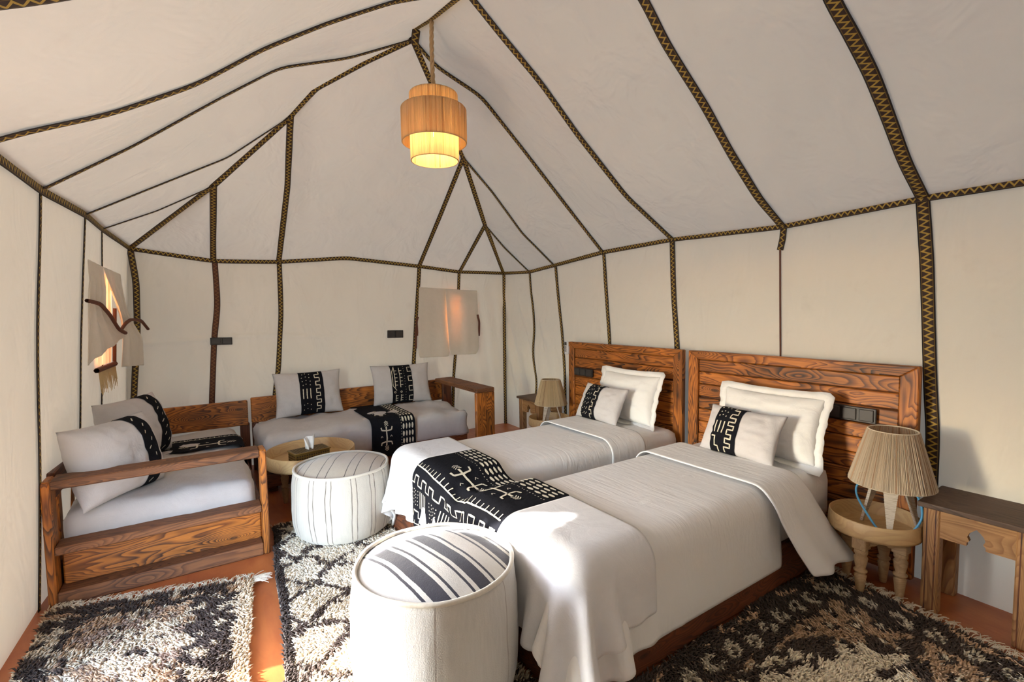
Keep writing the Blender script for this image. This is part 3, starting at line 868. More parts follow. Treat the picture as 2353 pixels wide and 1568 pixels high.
def make_bed(label, ya, yb, hy0, hy1, groove):
    bed = empty('bed', (0, 0, 0), 0, label, 'bed', 'twin wooden beds')
    x0, x1 = .935, 2.71
    for y, nm in ((ya+.02, 'side_rail'), (yb-.02, 'side_rail')):
        board(nm, bed, (x0+.03, y, .105), (x1, y, .105), .19, .04, M_WOOD_D, up=(0, 1, 0), bev=.008)
    board('foot_rail', bed, (x0+.02, ya, .105), (x0+.02, yb, .105), .19, .045, M_WOOD_D, up=(1, 0, 0), bev=.008)
    board('platform', bed, (x0+.045, (ya+yb)/2, .175), (x1, (ya+yb)/2, .175), yb-ya-.085, .03, M_WOOD_D)
    for yy in (ya+.06, yb-.06):
        box('leg', (x1-.05, yy, .08), (.07, .05, .16), M_WOOD_D, bed)
    link('mattress', soft_box_mesh('mattress', 1.74, yb-ya-.01, .29, .06, .05, .01, .004, 3), M_PILLOW, bed, (1.82, (ya+yb)/2, .192))
    make_headboard(bed, hy0, hy1, groove=groove)
    return bed
NY0, NY1, FY0, FY1 = 1.10, 1.82, 2.03, 2.71
bed_near = make_bed('wooden bed in front with tall plank headboard, beside the bent-rim tray table', NY0, NY1, .78, 1.995, 3)
bed_far = make_bed('wooden bed at the rear, headboard with a small remote at its corner', FY0, FY1, 2.045, 3.22, 2)
def rb(x0, x1, y0, y1, z0, z1, r): return (np.array([(x0+x1)/2, (y0+y1)/2, (z0+z1)/2]), np.array([(x1-x0)/2, (y1-y0)/2, (z1-z0)/2]), r)
BOX_N = rb(.945, 2.70, NY0+.005, NY1, .0, .485, .07); BOX_F = rb(.945, 2.70, FY0, FY1-.005, .0, .485, .07)
RAIL_N = rb(.925, 2.70, NY0-.004, NY1, .0, .203, .012); RAIL_F = rb(.925, 2.70, FY0, FY1+.004, .0, .203, .012)
def flat(x0, x1, y0, y1, z, st):
    nx = int(round((x1-x0)/st))+1; ny = int(round((y1-y0)/st))+1
    xs = np.linspace(x0, x1, nx); ys = np.linspace(y0, y1, ny)
    P = np.stack(np.meshgrid(xs, ys, indexing='ij')+[np.full((nx, ny), z)], -1)
    P[..., 2] += .012*(vnoise(P[..., 0]*7, P[..., 1]*7, 4)-.5)
    P[..., :2] += .004*(rng.random(P[..., :2].shape)-.5)
    return P
BX = [BOX_N, BOX_F, RAIL_N, RAIL_F]
Pn = drape(flat(.74, 2.16, .79, 2.02, .56, .0265), BX, .010, 150, 12)
Pfd = drape(flat(.74, 2.16, 1.80, 2.98, .56, .0265), BX, .010, 150, 12)
dn = sheet('duvet', Pn, M_DUVET, None, .016)
tag(dn, 'white cotton duvet spread over the front bed, hem hanging to the rail', 'duvet', 'white duvets on the twin beds')
df = sheet('duvet', Pfd, M_DUVET, None, .016)
tag(df, 'white cotton duvet spread over the rear bed', 'duvet', 'white duvets on the twin beds')
BX2 = [rb(.92, 2.70, NY0-.025, NY1+.01, .0, .505, .085), rb(.92, 2.70, FY0-.01, FY1+.02, .0, .505, .085)]
Pfn = drape(flat(2.03, 2.34, .80, 1.92, .58, .0225), BX2, .014, 120, 10)
Pff = drape(flat(2.03, 2.32, 1.83, 2.96, .58, .0225), BX2, .014, 120, 10)
P0c = flat(2.03, 2.34, .80, 1.92, .58, .0225)
tc = np.clip((1.09-P0c[..., 1])/.29, 0, 1)
Pfn[..., 1] -= .13*tc**1.3; Pfn[..., 0] += (.13*tc**1.2)*(1+.5*(P0c[..., 0]-2.03)/.31); Pfn[..., 2] -= .03*tc
Pfn[..., 1] += .018*tc*np.sin(P0c[..., 0]*38)
o = sheet('folded_cuff', Pfn, M_DUVET, dn, .006); o['label'] = 'turned-back top edge of the duvet'
o = sheet('folded_cuff', Pff, M_DUVET, df, .006); o['label'] = 'turned-back top edge of the duvet'
# bed runner over both feet: linen ends and a black mudcloth middle
BX3 = [rb(.915, 2.70, NY0-.03, NY1+.012, .0, .513, .09), rb(.915, 2.70, FY0-.012, FY1+.025, .0, .513, .09)]
P0r = flat(.635, 1.275, .845, 2.95, .60, .022)
Pr = drape(P0r, BX3, .012, 190, 14, floor=.03, stiff=.25)
run = empty('bed_runner', (.95, 1.95, .3), 0, 'long linen runner with a black patterned middle laid across both bed feet', 'bed runner')
inv = Matrix.Translation((-.95, -1.95, -.3))
ny_ = Pr.shape[1]
jy = lambda y: int(round((y-.845)/(2.95-.845)*(ny_-1)))
j0, j1 = jy(1.50), jy(2.33)
for a_, b_, mt_, nm in ((0, j0, M_RUNNER, 'linen_end'), (j0, j1, M_MUD, 'mudcloth_middle'), (j1, ny_-1, M_RUNNER, 'linen_end')):
    o = sheet(nm, Pr[:, a_:b_+1], mt_, run, .005); o.matrix_parent_inverse = inv
Nr = grid_normals(Pr); Nr *= np.where((Nr*np.array([-.35, -.05, 1.])).sum(-1, keepdims=True) < 0, -1, 1)
Prs = Pr+Nr*.0035
nx_ = Pr.shape[0]; Wb = 2.33-1.50; Hb = 1.275-.635
surf_r = lambda s, t: bilerp(Prs, (1-np.asarray(t)/Hb)*(nx_-1), j0+np.asarray(s)/Wb*(j1-j0))   # t from the head edge towards the foot
shp = []
for k in range(4): shp += p_lens(.01+.01*(k % 2), Wb-.01, .022+.025*k, 15, .013)
shp += p_dots(.01, Wb-.01, .118, .128, 42, 1, .0035)
shp += p_lizard(.50, .215, .17, .1, .009)+p_lizard(.20, .215, .16, .15, .009)
shp += p_comb(.01, Wb-.01, .335, -.026, 24, .006)
shp += p_meander(.01, Wb-.01, .375, .038, .085, .007)
for k in range(4):
    shp += p_bars(.02+.21*k, .10+.21*k, .435, .52, 4, .006)+p_dots(.11+.21*k, .20+.21*k, .435, .52, 4, 5, .004)
shp += p_meander(.01, Wb-.01, .545, .03, .08, .007)+p_comb(.01, Wb-.01, .61, -.02, 24, .005)
o = link('print', stroke_mesh('print', shp, surf_r), M_PRINT, run); o.matrix_parent_inverse = inv
o['label'] = 'cream painted figures on black cloth'; o['kind'] = 'stuff'

make_cushion('bed_pillow', (2.575, 1.39, .665), (rad(-17), 0, rad(-90)), .275, .175, .075, M_PILLOW, 'white flanged pillow leaning on the headboard of the front bed', 'pillow', 'white bed pillows', flange=.035, seed=2)
make_cushion('bed_pillow', (2.575, 2.41, .665), (rad(-17), 0, rad(-90)), .265, .175, .075, M_PILLOW, 'white flanged pillow leaning on the headboard of the rear bed', 'pillow', 'white bed pillows', flange=.035, seed=5)
make_cushion('accent_cushion', (2.40, 1.435, .628), (rad(-27), 0, rad(-92)), .215, .135, .065, M_CUSH, 'small grey cushion with black dashed band on the front bed', 'cushion', 'grey cushions with mudcloth band', band=(-.62, .12), seed=3, print_fn=pr_dashes)
make_cushion('accent_cushion', (2.39, 2.48, .628), (rad(-27), 0, rad(-92)), .215, .135, .065, M_CUSH, 'small grey cushion with black dotted band on the rear bed', 'cushion', 'grey cushions with mudcloth band', band=(-.62, .12), seed=4, print_fn=pr_dots)
# ------------------------------------------------------------------ daybed along the left wall
db = empty('daybed', (-.16, 3.6, 0), 0, 'charred pine daybed with open-shelf end standing along the left wall', 'daybed', 'low plank sofas')
dinv = Matrix.Translation((.16, -3.6, 0))
def D(o): o.parent = db; o.matrix_parent_inverse = dinv; return o
XL, XR, YN, YF = -.602, .282, 2.84, 4.50
for z, nm, wd, th in ((.555, 'arm_board', .125, .04), (.255, 'shelf_board', .115, .038), (.033, 'sill_board', .12, .066)):
    D(board(nm, None, (XL+.03, YN+wd/2, z), (XR-.03, YN+wd/2, z), wd, th, M_WOOD_G, bev=.006))
D(board('end_panel', None, (XL+.04, YN+.10, .145), (XR-.03, YN+.10, .145), .165, .028, M_WOOD, up=(0, -1, 0), bev=.006))
for x in (XL+.015, XR-.015):
    D(board('post', None, (x, YN+.055, 0), (x, YN+.055, .575), .11, .03, M_WOOD, up=(1, 0, 0), bev=.006))
D(board('back_rail', None, (XL+.012, YN+.12, .525), (XL+.012, YF, .525), .12, .032, M_WOOD_D, up=(1, 0, 0)))
D(board('back_rail', None, (XL+.012, YN+.12, .10), (XL+.012, YF, .10), .14, .032, M_WOOD_D, up=(1, 0, 0)))
for k in range(6):
    y = YN+.22+k*.27
    D(board('slat', None, (XL+.012, y, .16), (XL+.012, y, .48), .06, .022, M_WOOD, up=(1, 0, 0)))
D(board('seat_rail', None, (XR-.02, YN+.12, .13), (XR-.02, YF, .13), .16, .03, M_WOOD_D, up=(1, 0, 0)))
D(board('head_panel', None, (-.54, YF-.03, .49), (.325, YF-.03, .49), .205, .035, M_WOOD, up=(0, -1, 0), bev=.006))
for x in (-.5, .30): D(board('rear_post', None, (x, YF-.005, 0), (x, YF-.005, .40), .07, .03, M_WOOD_D, up=(0, -1, 0)))
D(board('platform', None, (-.16, YN+.13, .14), (-.16, YF-.06, .14), .80, .02, M_WOOD_D))
o = link('mattress', soft_box_mesh('mattress', .80, 1.50, .235, .055, .035, .012, .010, 11, .015), M_LINEN, None, (-.165, 3.70, .155)); D(o)

# sofa bench along the back wall
sb = empty('sofa_bench', (1.2, 4.1, 0), 0, 'long pine bench with grey mattress against the back wall', 'bench', 'low plank sofas')
sinv = Matrix.Translation((-1.2, -4.1, 0))
def S_(o): o.parent = sb; o.matrix_parent_inverse = sinv; return o
S_(board('backrest', None, (.35, 4.49, .50), (2.17, 4.49, .50), .21, .035, M_WOOD, up=(0, -1, 0), bev=.006))
S_(board('arm_board', None, (2.09, 4.46, .605), (2.09, 3.60, .605), .185, .038, M_WOOD_G, bev=.006))
S_(board('post', None, (2.09, 3.62, 0), (2.09, 3.62, .586), .185, .04, M_WOOD, up=(0, -1, 0), bev=.006))
S_(board('post', None, (2.12, 4.45, 0), (2.12, 4.45, .586), .10, .04, M_WOOD_D, up=(0, -1, 0), bev=.006))
S_(board('post', None, (.375, 4.47, 0), (.375, 4.47, .40), .05, .03, M_WOOD_D, up=(0, -1, 0)))
S_(board('seat_rail', None, (.36, 3.80, .125), (2.0, 3.80, .125), .15, .035, M_WOOD_D, up=(0, -1, 0), bev=.006))
S_(board('side_rail', None, (.37, 3.82, .125), (.37, 4.45, .125), .15, .03, M_WOOD_D, up=(1, 0, 0)))
for x in (.42, 1.95): S_(box('leg', (x, 3.86, .03), (.06, .06, .06), M_WOOD_D))
S_(board('platform', None, (.38, 4.14, .19), (2.0, 4.14, .19), .66, .02, M_WOOD_D))
S_(link('mattress', soft_box_mesh('mattress', 1.66, .68, .245, .06, .035, .015, .012, 21, .02), M_LINEN, None, (1.19, 4.12, .17)))

# mudcloth throws on the two seats
def throw(name, P, label, shapes, W, Ls, group):
    r = empty(name, tuple(P.reshape(-1, 3).mean(0)), 0, label, 'throw', group)
    im = Matrix.Translation(-Vector(P.reshape(-1, 3).mean(0)))
    o = sheet('cloth', P, M_MUD, r, .004); o.matrix_parent_inverse = im
    N = grid_normals(P); N *= np.where((N*np.array([.0, -.5, 1.])).sum(-1, keepdims=True) < 0, -1, 1)
    Q = P+N*.003
    nu, nv = P.shape[:2]
    o = link('print', stroke_mesh('print', shapes, lambda s, t: bilerp(Q, np.asarray(s)/W*(nu-1), np.asarray(t)/Ls*(nv-1))), M_PRINT, r)
    o.matrix_parent_inverse = im; o['label'] = 'cream painted lines'; o['kind'] = 'stuff'
    return r
BXb = [rb(.36, 2.02, 3.775, 4.47, 0, .427, .06)]
P1 = drape(flat(1.13, 1.50, 3.52, 4.40, .46, .022), BXb, .012, 110, 10)
sh = []
for k in range(4): sh += [(a, [(y_, x_) for x_, y_ in p], *r) for a, p, *r in p_lens(.02, .86, .265+.026*k, 15, .014)]
sh += [(a, [(y_, x_) for x_, y_ in p], *r) for a, p, *r in p_dots(.02, .86, .243, .25, 40, 1, .004)]
for t_ in (.10, .40): sh += p_lizard(.12, t_+.06, .15, 1.57, .009)
throw('throw_cloth', P1, 'black mudcloth throw hanging over the front of the long bench', sh, .37, .88, 'mudcloth throws on the sofas')
BXd = [rb(-.57, .245, 2.95, 4.46, 0, .402, .055)]
P2 = drape(flat(-.52, .42, 3.74, 4.08, .43, .024), BXd, .010, 90, 10)
sh = p_lizard(.55, .10, .22, 0, .010)+p_comb(.02, .9, .28, .02, 30, .006)+p_dots(.02, .92, .30, .31, 40, 1, .004)+p_lizard(.22, .12, .16, 0, .008)
throw('throw_cloth', P2, 'black mudcloth throw lying flat across the daybed', sh, .94, .34, 'mudcloth throws on the sofas')

G = 'grey cushions with mudcloth band'
make_cushion('sofa_cushion', (.785, 4.375, .615), (rad(-14), 0, rad(1)), .275, .19, .075, M_CUSH, 'grey cushion with key-patterned black band, left one on the long bench', 'cushion', G, band=(-.30, .40), seed=6, print_fn=pr_keys)
make_cushion('sofa_cushion', (1.615, 4.375, .615), (rad(-14), 0, rad(-3)), .285, .19, .075, M_CUSH, 'grey cushion with ladder-patterned black band, right one on the long bench', 'cushion', G, band=(-.42, .30), seed=7, print_fn=pr_ladder)
make_cushion('sofa_cushion', (-.375, 3.13, .575), (rad(-16), 0, rad(52)), .235, .20, .135, M_CUSH, 'plump grey cushion nearest the open-shelf end of the daybed', 'cushion', G, band=(.22, .62), seed=8, print_fn=pr_sparse)
make_cushion('sofa_cushion', (-.345, 3.74, .60), (rad(-16), 0, rad(58)), .24, .20, .12, M_CUSH, 'grey cushion at the far end of the daybed below the window', 'cushion', G, band=(.20, .66), seed=9, print_fn=pr_sparse)

# ------------------------------------------------------------------ poufs
def make_pouf(loc, r, h, label, side_mat, top_mat, rz=0, seed=1, dome=.045):
    root = empty('pouf', loc, rz, label, 'pouf', 'round wool poufs')
    n = 64; prof = [(r*.90, .0), (r*.97, .02), (r*1.02, .08), (r*1.035, h*.4), (r*1.02, h*.75), (r*.985, h*.93), (r*.955, h*.985)]
    zz = np.array([p[1] for p in prof]); rr_ = np.array([p[0] for p in prof])
    zs = np.linspace(0, zz[-1], 18); rs = np.interp(zs, zz, rr_)
    th = np.linspace(0, 2*np.pi, n, endpoint=False)
    TH, ZS = np.meshgrid(th, zs, indexing='ij')
    lump = 1+.030*(vnoise(np.cos(TH)*2.5+5, np.sin(TH)*2.5+ZS*4, seed)-.5)+.012*(vnoise(TH*6, ZS*9, seed+3)-.5)
    RS = rs[None]*lump
    P = np.stack([RS*np.cos(TH), RS*np.sin(TH), ZS], -1)
    link('side', grid_mesh('side', P, wrap_u=True), side_mat, root, smooth=True)
    k = 16; q = np.linspace(1, 0.0, k)
    edge = P[:, -1]
    T = np.stack([edge[:, None, 0]*q, edge[:, None, 1]*q, zs[-1]-.006+dome*(1-q**2.4)[None]*np.ones((n, 1))+.008*(vnoise(np.cos(TH[:, :1])*3*q+9, np.sin(TH[:, :1])*3*q, seed)-.5)*(1-q)], -1)
    link('top', grid_mesh('top', T, wrap_u=True), top_mat, root, smooth=True)
    ring = np.concatenate([edge, edge[:3]])+np.array([0, 0, .002])
    link('piping', tube_mesh('piping', ring, .008, 8), M_PIPE, root, smooth=True)
    return root
M_PIPE = m_stripes('wool_piping', (.70, .64, .54), [])
cre = (.70, .655, .57); br = (.075, .05, .038); tan_ = (.49, .41, .32)
dbl = lambda xs: [q for x in xs for q in ((x, .045, tan_), (x-.024, .0045, br), (x+.024, .0045, br))]
M_P1T = m_stripes('pouf_cream_top', (.54, .455, .35), dbl([-.19, -.055, .09, .21]), 0)
# side stripes run down the wall: angle around the pouf
def m_sidestripes(name, base, angs, wd=.10, tan_c=(.56, .50, .42), lc=(.10, .075, .06)):
    s = NT(name); p = s.obj(); X = s.sep(p)
    ang = s.math('ARCTAN2', X[1], X[0])
    wob = s.math('MULTIPLY', s.math('SUBTRACT', s.noise(p, 7., 2), .5), .06)
    ang = s.math('ADD', ang, wob)
    fz = s.noise(s.mapping(p, (130, 130, 12)), 1., 3)
    c = s.mix(fz, tuple(v*.80 for v in base), base)
    for a in angs:
        d = s.math('ABSOLUTE', s.math('SUBTRACT', ang, a))
        if wd: c = s.mix(s.math('MULTIPLY', s.math('LESS_THAN', d, wd/2), .55), c, tan_c)
        e = s.math('ABSOLUTE', s.math('SUBTRACT', d, wd/2))
        c = s.mix(s.math('MULTIPLY', s.math('LESS_THAN', e, .009), s.ramp(fz, [(.3, 1.), (.8, .35)])), c, lc)
    lump = s.noise(s.mapping(p, (16, 16, 5)), 1., 3); h = s.noise(p, 260., 2)
    s.put(s.b, 'Sheen Weight', .4)
    return s.fin(c, .95, s.bump(h, .4, .003, s.bump(lump, .3, .012)))
M_P1S = m_sidestripes('pouf_cream_side', (.58, .54, .47), [-2.85, -2.42, -1.95, -1.60, -1.12, -.72, -.35, .2, .8, 1.5, 2.1, 2.7])
M_P2S = m_sidestripes('pouf_white_side', (.64, .61, .565), [-2.2, -1.28], 0.0, lc=(.32, .27, .23))
blk = (.020, .017, .032)
trip = lambda x: [(x, .046, blk), (x-.042, .009, blk), (x+.042, .009, blk)]
M_P2T = m_stripes('pouf_striped_top', (.72, .69, .64), trip(-.125)+trip(.012)+trip(.165), 0)
make_pouf((.685, 2.885, .032), .274, .375, 'cream wool pouf with thin brown stripes beside the tray table', M_P1S, M_P1T, rad(-28), 2)
make_pouf((.645, 1.468, .032), .273, .432, 'white wool pouf with bold black stripes on its top, nearest the viewer', M_P2S, M_P2T, rad(11), 4)

# ------------------------------------------------------------------ tray tables
def turned_leg(h):
    return [(.001, 0), (.012, 0), (.014, .005), (.021, .35*h), (.024, .45*h), (.018, .48*h), (.018, .50*h), (.026, .53*h), (.026, .56*h), (.018, .59*h), (.024, .72*h), (.027, .82*h), (.020, .88*h), (.026, .91*h), (.026, h), (.001, h)]
def scallop(w, h, drop):
    pts = [(-w/2, h/2), (w/2, h/2), (w/2, -h/2)]
    for i in range(1, 12):
        u = i/12; x = w/2-w*u
        pts.append((x, -h/2+drop*(math.sin(math.pi*u)**.6)*(1+.25*math.cos(2*math.pi*u*2))/1.25))
    pts.append((-w/2, -h/2))
    return pts
def make_tray_table(loc, r, zrim, rim, label, nleg=4, rz=0, legs_r=.62, group='round tray tables'):
    root = empty('tray_table', loc, rz, label, 'table', group)
    zb = zrim-rim
    link('tray', lathe_mesh('tray', [(.001, zb+.004), (r-.012, zb+.004), (r-.010, zb+.008), (r-.006, zrim-.002), (r-.003, zrim), (r, zrim-.003), (r+.004, zb+.008), (r, zb-.004), (r*.9, zb-.008), (.001, zb-.008)], 72), M_TRAY, root, smooth=True)
    lr = r*legs_r; hb = .062
    cs = []
    for k in range(nleg):
        a = 2*math.pi*(k+.5)/nleg; x, y = lr*math.cos(a), lr*math.sin(a); cs.append((x, y, a))
        zl = zb-.008-hb
        link('leg', lathe_mesh('leg', turned_leg(zl), 18), M_PALE, root, (x, y, 0), smooth=True)
        box('leg_block', (x, y, zl+hb/2), (.055, .055, hb), M_PALE, root, .004, (0, 0, a))
    for k in range(nleg):
        x0, y0, _ = cs[k]; x1, y1, _ = cs[(k+1) % nleg]
        w = math.hypot(x1-x0, y1-y0)-.04
        link('apron', prism_mesh('apron', scallop(w, hb, .038), .016), M_PALE, root, ((x0+x1)/2, (y0+y1)/2, zb-.008-hb/2), (0, 0, math.atan2(y1-y0, x1-x0)))
    return root
make_tray_table((2.538, .872, 0), .172, .355, .068, 'round bent-rim tray table with turned legs under the near lamp', rz=rad(-49))
make_tray_table((.62, 3.47, 0), .285, .375, .085, 'large round tray table holding the carved tissue box', rz=rad(20))
make_tray_table((2.585, 3.33, 0), .185, .355, .068, 'round tray table half hidden behind the rear bed', rz=rad(-12))

# ------------------------------------------------------------------ lamps
def raffia_drum(name, r0, r1, z0, z1, parent, n=150, base=(.66, .50, .30), var=.25, dark=(.36, .22, .11), jit=.0025, seg=3, mat=None):
    """drum of vertical strands between two hoops: r0 at z0 (bottom), r1 at z1 (top)"""
    V = []; Fc = []; C = []
    for i in range(n):
        a0 = 2*math.pi*i/n; a1 = 2*math.pi*(i+1.06)/n; am = (a0+a1)/2
        rr_ = rng.random(); col = np.array(base)*(1-var*rng.random()) if rr_ > .12 else np.array(dark)*(.8+.5*rng.random())
        j = (rng.random()-.5)*2*jit; sk = (rng.random()-.5)*.02
        b = len(V)
        for k in range(seg+1):
            t = k/seg; z = z0+(z1-z0)*t; r = r0+(r1-r0)*t+j*(1-.5*abs(2*t-1))
            s = sk*t
            for a, e in ((a0+s, 0), (am+s, .0022), (a1+s, 0)):
                V.append(((r+e)*math.cos(a), (r+e)*math.sin(a), z)); C.append(col)
        for k in range(seg):
            for q in range(2):
                p = b+k*3+q; Fc.append((p, p+1, p+4, p+3))
    me = pyd(name, V, Fc); color_attr(me, np.array(C))
    o = link(name, me, mat or M_RAFFIA, parent)
    return o
def hoop(name, r, z, parent, mat, t=.003):
    a = np.linspace(0, 2*np.pi, 49)
    return link(name, tube_mesh(name, np.stack([r*np.cos(a), r*np.sin(a), 0*a+z], 1), t, 6), mat, parent, smooth=True)
def make_lamp(loc, s, label, rz=0, warm=0.0, base=(.62, .50, .36)):
    root = empty('table_lamp', loc, rz, label, 'lamp', 'raffia table lamps')
    zs0, zs1, rb_, rt_ = .215*s, .445*s, .152*s, .088*s
    sh_ = raffia_drum('shade', rb_, rt_, zs0, zs1, root, 170, base, .22, (.40, .26, .16))
    hoop('hoop', rb_-.002, zs0, sh_, M_FRINGE); hoop('hoop', rt_-.002, zs1, sh_, M_FRINGE)
    for k in range(3):
        a = 2*math.pi*k/3-math.pi/2
        top = np.array([.035*math.cos(a), .035*math.sin(a), .30])*s; ft = np.array([.115*math.cos(a), .115*math.sin(a), .0])*s
        V = []; m = 60
        ty = np.array([-math.sin(a), math.cos(a), 0]); rad_ = np.array([math.cos(a), math.sin(a), 0])
        ring = []
        for i in range(m+1):
            t = i/m; c = top+(ft-top)*t; w = (.036*(1-t)+.004*t)*s; e = .0012*(i % 2)
            ring.append([c+ty*(w+e)+rad_*.006*s, c-ty*(w+e)+rad_*.006*s, c-ty*(w+e)-rad_*.006*s, c+ty*(w+e)-rad_*.006*s])
        P = np.array(ring).transpose(1, 0, 2)
        P[..., 2] = np.maximum(P[..., 2], .001)
        link('leg', grid_mesh('leg', P, wrap_u=True), M_WRAP, root)
    link('bulb_holder', lathe_mesh('bulb_holder', [(.001, .20*s), (.018*s, .20*s), (.018*s, .27*s), (.001, .27*s)], 16), M_BLACK2, root)
    link('bulb', lathe_mesh('bulb', [(.001, .27*s), (.014*s, .275*s), (.026*s, .31*s), (.028*s, .33*s), (.02*s, .355*s), (.001, .362*s)], 16), M_TISSUE, root, smooth=True)
    return root
sW = NT('raffia_wrap'); _p = sW.obj()
_w = sW.noise(sW.mapping(_p, (12, 12, 420)), 1., 2, .6)
M_WRAP = sW.fin(sW.ramp(_w, [(.3, (.30, .21, .13)), (.48, (.60, .50, .38)), (.8, (.68, .58, .45))]), .8, sW.bump(_w, .5, .003))
lamp = make_lamp((2.545, .815, .2915), 1.03, 'raffia table lamp with wrapped tripod legs and blue cord beside the front bed', rad(-72))
cord = [(2.56, .83, .54), (2.57, .90, .50), (2.585, .965, .455), (2.56, .955, .41), (2.52, .90, .36), (2.475, .83, .300), (2.485, .765, .297), (2.54, .735, .31), (2.565, .705, .38), (2.575, .715, .45), (2.57, .76, .52), (2.55, .81, .55)]
co = link('power_cord', tube_mesh('power_cord', smooth_pts(cord, 60, 4), .0048, 8), M_CORD, lamp, smooth=True)
co.matrix_parent_inverse = (Matrix.Translation(lamp.location) @ Matrix.Rotation(lamp.rotation_euler.z, 4, 'Z')).inverted(); co['label'] = 'blue cord'
make_lamp((2.53, 3.24, .2915), .92, 'smaller raffia table lamp beside the rear bed', rad(40), base=(.66, .50, .30))

# pendant
pd = empty('pendant_lamp', (1.235, 2.68, 3.0), 0, 'three-tier raffia drum pendant glowing warm, hung from the ridge by a rope', 'lamp')
pz = 3.0
for r, z0, z1, n_ in ((.140, 2.40, 2.578, 120), (.190, 2.300, 2.492, 170), (.140, 2.195, 2.40, 120)):
    d = raffia_drum('drum', r, r, z0-pz, z1-pz, pd, n_, (.70, .49, .26), .22, (.46, .29, .14), .0015)
    hoop('hoop', r-.002, z0-pz, d, M_ROPE); hoop('hoop', r-.002, z1-pz, d, M_ROPE)
rp = np.array([(.0+.006*math.sin(k*.5), .0, -.44+k*.0155) for k in range(29)])
zz_ = np.linspace(-.43, .0, 60)
for ph in (0, 2.1, 4.2):
    st_ = np.stack([.0065*np.cos(zz_*55+ph)+.004*np.sin(zz_*9), .0065*np.sin(zz_*55+ph), zz_], 1)
    link('rope_strand', tube_mesh('rope_strand', st_, .0075, 7), M_ROPE, pd, smooth=True)
for k in range(3):
    a = 2*math.pi*k/3
    link('spoke', tube_mesh('spoke', [(0, 0, -.43), (.138*math.cos(a), .138*math.sin(a), -.424)], .003, 6), M_ROPE, pd)
    link('spoke', tube_mesh('spoke', [(.139*math.cos(a), .139*math.sin(a), -.512), (.188*math.cos(a), .188*math.sin(a), -.51)], .003, 6), M_ROPE, pd)
link('top_disc', lathe_mesh('top_disc', [(.012, -.428), (.06, -.4275), (.139, -.427), (.139, -.424), (.012, -.425)], 40), M_ROPE, pd)
sB = NT('bulb_glow'); sB.fin((1, .8, .5), .5); sB.put(sB.b, 'Emission Color', (1., .72, .36, 1)); sB.put(sB.b, 'Emission Strength', 150.0)
link('socket', lathe_mesh('socket', [(.001, -.42), (.012, -.42), (.012, -.56), (.02, -.56), (.02, -.63), (.001, -.63)], 16), M_BLACK2, pd)
link('bulb', lathe_mesh('bulb', [(.001, -.63), (.014, -.635), (.028, -.675), (.030, -.695), (.02, -.72), (.001, -.728)], 20), sB.m, pd, smooth=True)

# ------------------------------------------------------------------ nightstands
def make_stand(loc, rz, label, w=.33, d=.285, h=.475):
    """front faces local -Y; w along X"""
    root = empty('nightstand', loc, rz, label, 'nightstand', 'carved pine nightstands')
    lg = .055
    box('top', (0, .0, h-.011), (w+.035, d+.035, .022), M_WOOD_NT, root, .005, seg=2)
    for sx in (-1, 1):
        for sy in (-1, 1):
            x, y = sx*(w/2-lg/2), sy*(d/2-lg/2)
            lo = board('leg', root, (x, y, 0), (x, y, h-.022), lg, lg, M_WOOD_N, up=(0, -1, 0), bev=.005)
            if sy < 0:
                for q in (-.014, .014):
                    gv = board('groove', lo, (-(h-.022)/2+.004, q, lg/2-.0005), ((h-.022)/2-.004, q, lg/2-.0005), .004, .003, M_WOOD_D, bev=0)
    def ogee(wd, ht):
        c = .028
        return [(-wd/2, ht/2), (wd/2, ht/2), (wd/2, -ht/2), (c, -ht/2), (c, -ht/2+.012), (c*.72, -ht/2+.022), (c*.95, -ht/2+.038), (c*.75, -ht/2+.054), (.012, -ht/2+.064), (0, -ht/2+.076),
                (-.012, -ht/2+.064), (-c*.75, -ht/2+.054), (-c*.95, -ht/2+.038), (-c*.72, -ht/2+.022), (-c, -ht/2+.012), (-c, -ht/2), (-wd/2, -ht/2)]
    ap = .118
    for y, in ((-d/2+.016,), (d/2-.016,)):
        link('apron', prism_mesh('apron', ogee(w-2*lg+.006, ap), .022), M_WOOD_N, root, (0, y, h-.022-ap/2))
    for sx in (-1, 1):
        link('side_apron', prism_mesh('side_apron', ogee(d-2*lg+.006, ap), .022), M_WOOD_N, root, (sx*(w/2-.016), 0, h-.022-ap/2), (0, 0, rad(90)))
    return root
make_stand((2.665, .528, 0), rad(-90), 'pine nightstand with dark top standing empty at the right edge', .33, .285, .475)
make_stand((2.715, 3.64, 0), rad(-90), 'pine nightstand in the rear corner behind the small lamp', .31, .285, .475)

# ------------------------------------------------------------------ switches, remote, tissue box
def switch_panel(name, c, rot, n, label, pitch=.072, hh=.078, group='black switch panels'):
    r = empty(name, c, 0, label, 'switch', group); r.rotation_euler = rot
    box('plate', (0, -.006, 0), (pitch*n+.006, .012, hh), M_BLACK, r, .003)
    for i in range(n):
        box('rocker', ((i-(n-1)/2)*pitch, -.014, 0), (pitch-.012, .008, hh-.016), M_BLACK2, r, .003)
    return r
switch_panel('switch_panel', (2.7165, 1.048, .764), (0, 0, rad(-90)), 3, 'triple black switch plate on the front bed headboard', .0735, .074)
switch_panel('switch_panel', (2.7165, 3.022, .770), (0, 0, rad(-90)), 3, 'triple black switch plate on the rear bed headboard', .0735, .066)
switch_panel('switch_panel', tuple(back_pt(1.632, 1.084)+np.array([0, -.006, 0])), (0, rad(1.5), 0), 2, 'double black socket plate beside the rear window', .077, .074)
switch_panel('switch_panel', tuple(back_pt(.167, 1.083)+np.array([0, -.018, 0])), (0, rad(1), 0), 2, 'double black socket plate on the brown braid above the daybed', .074, .06)
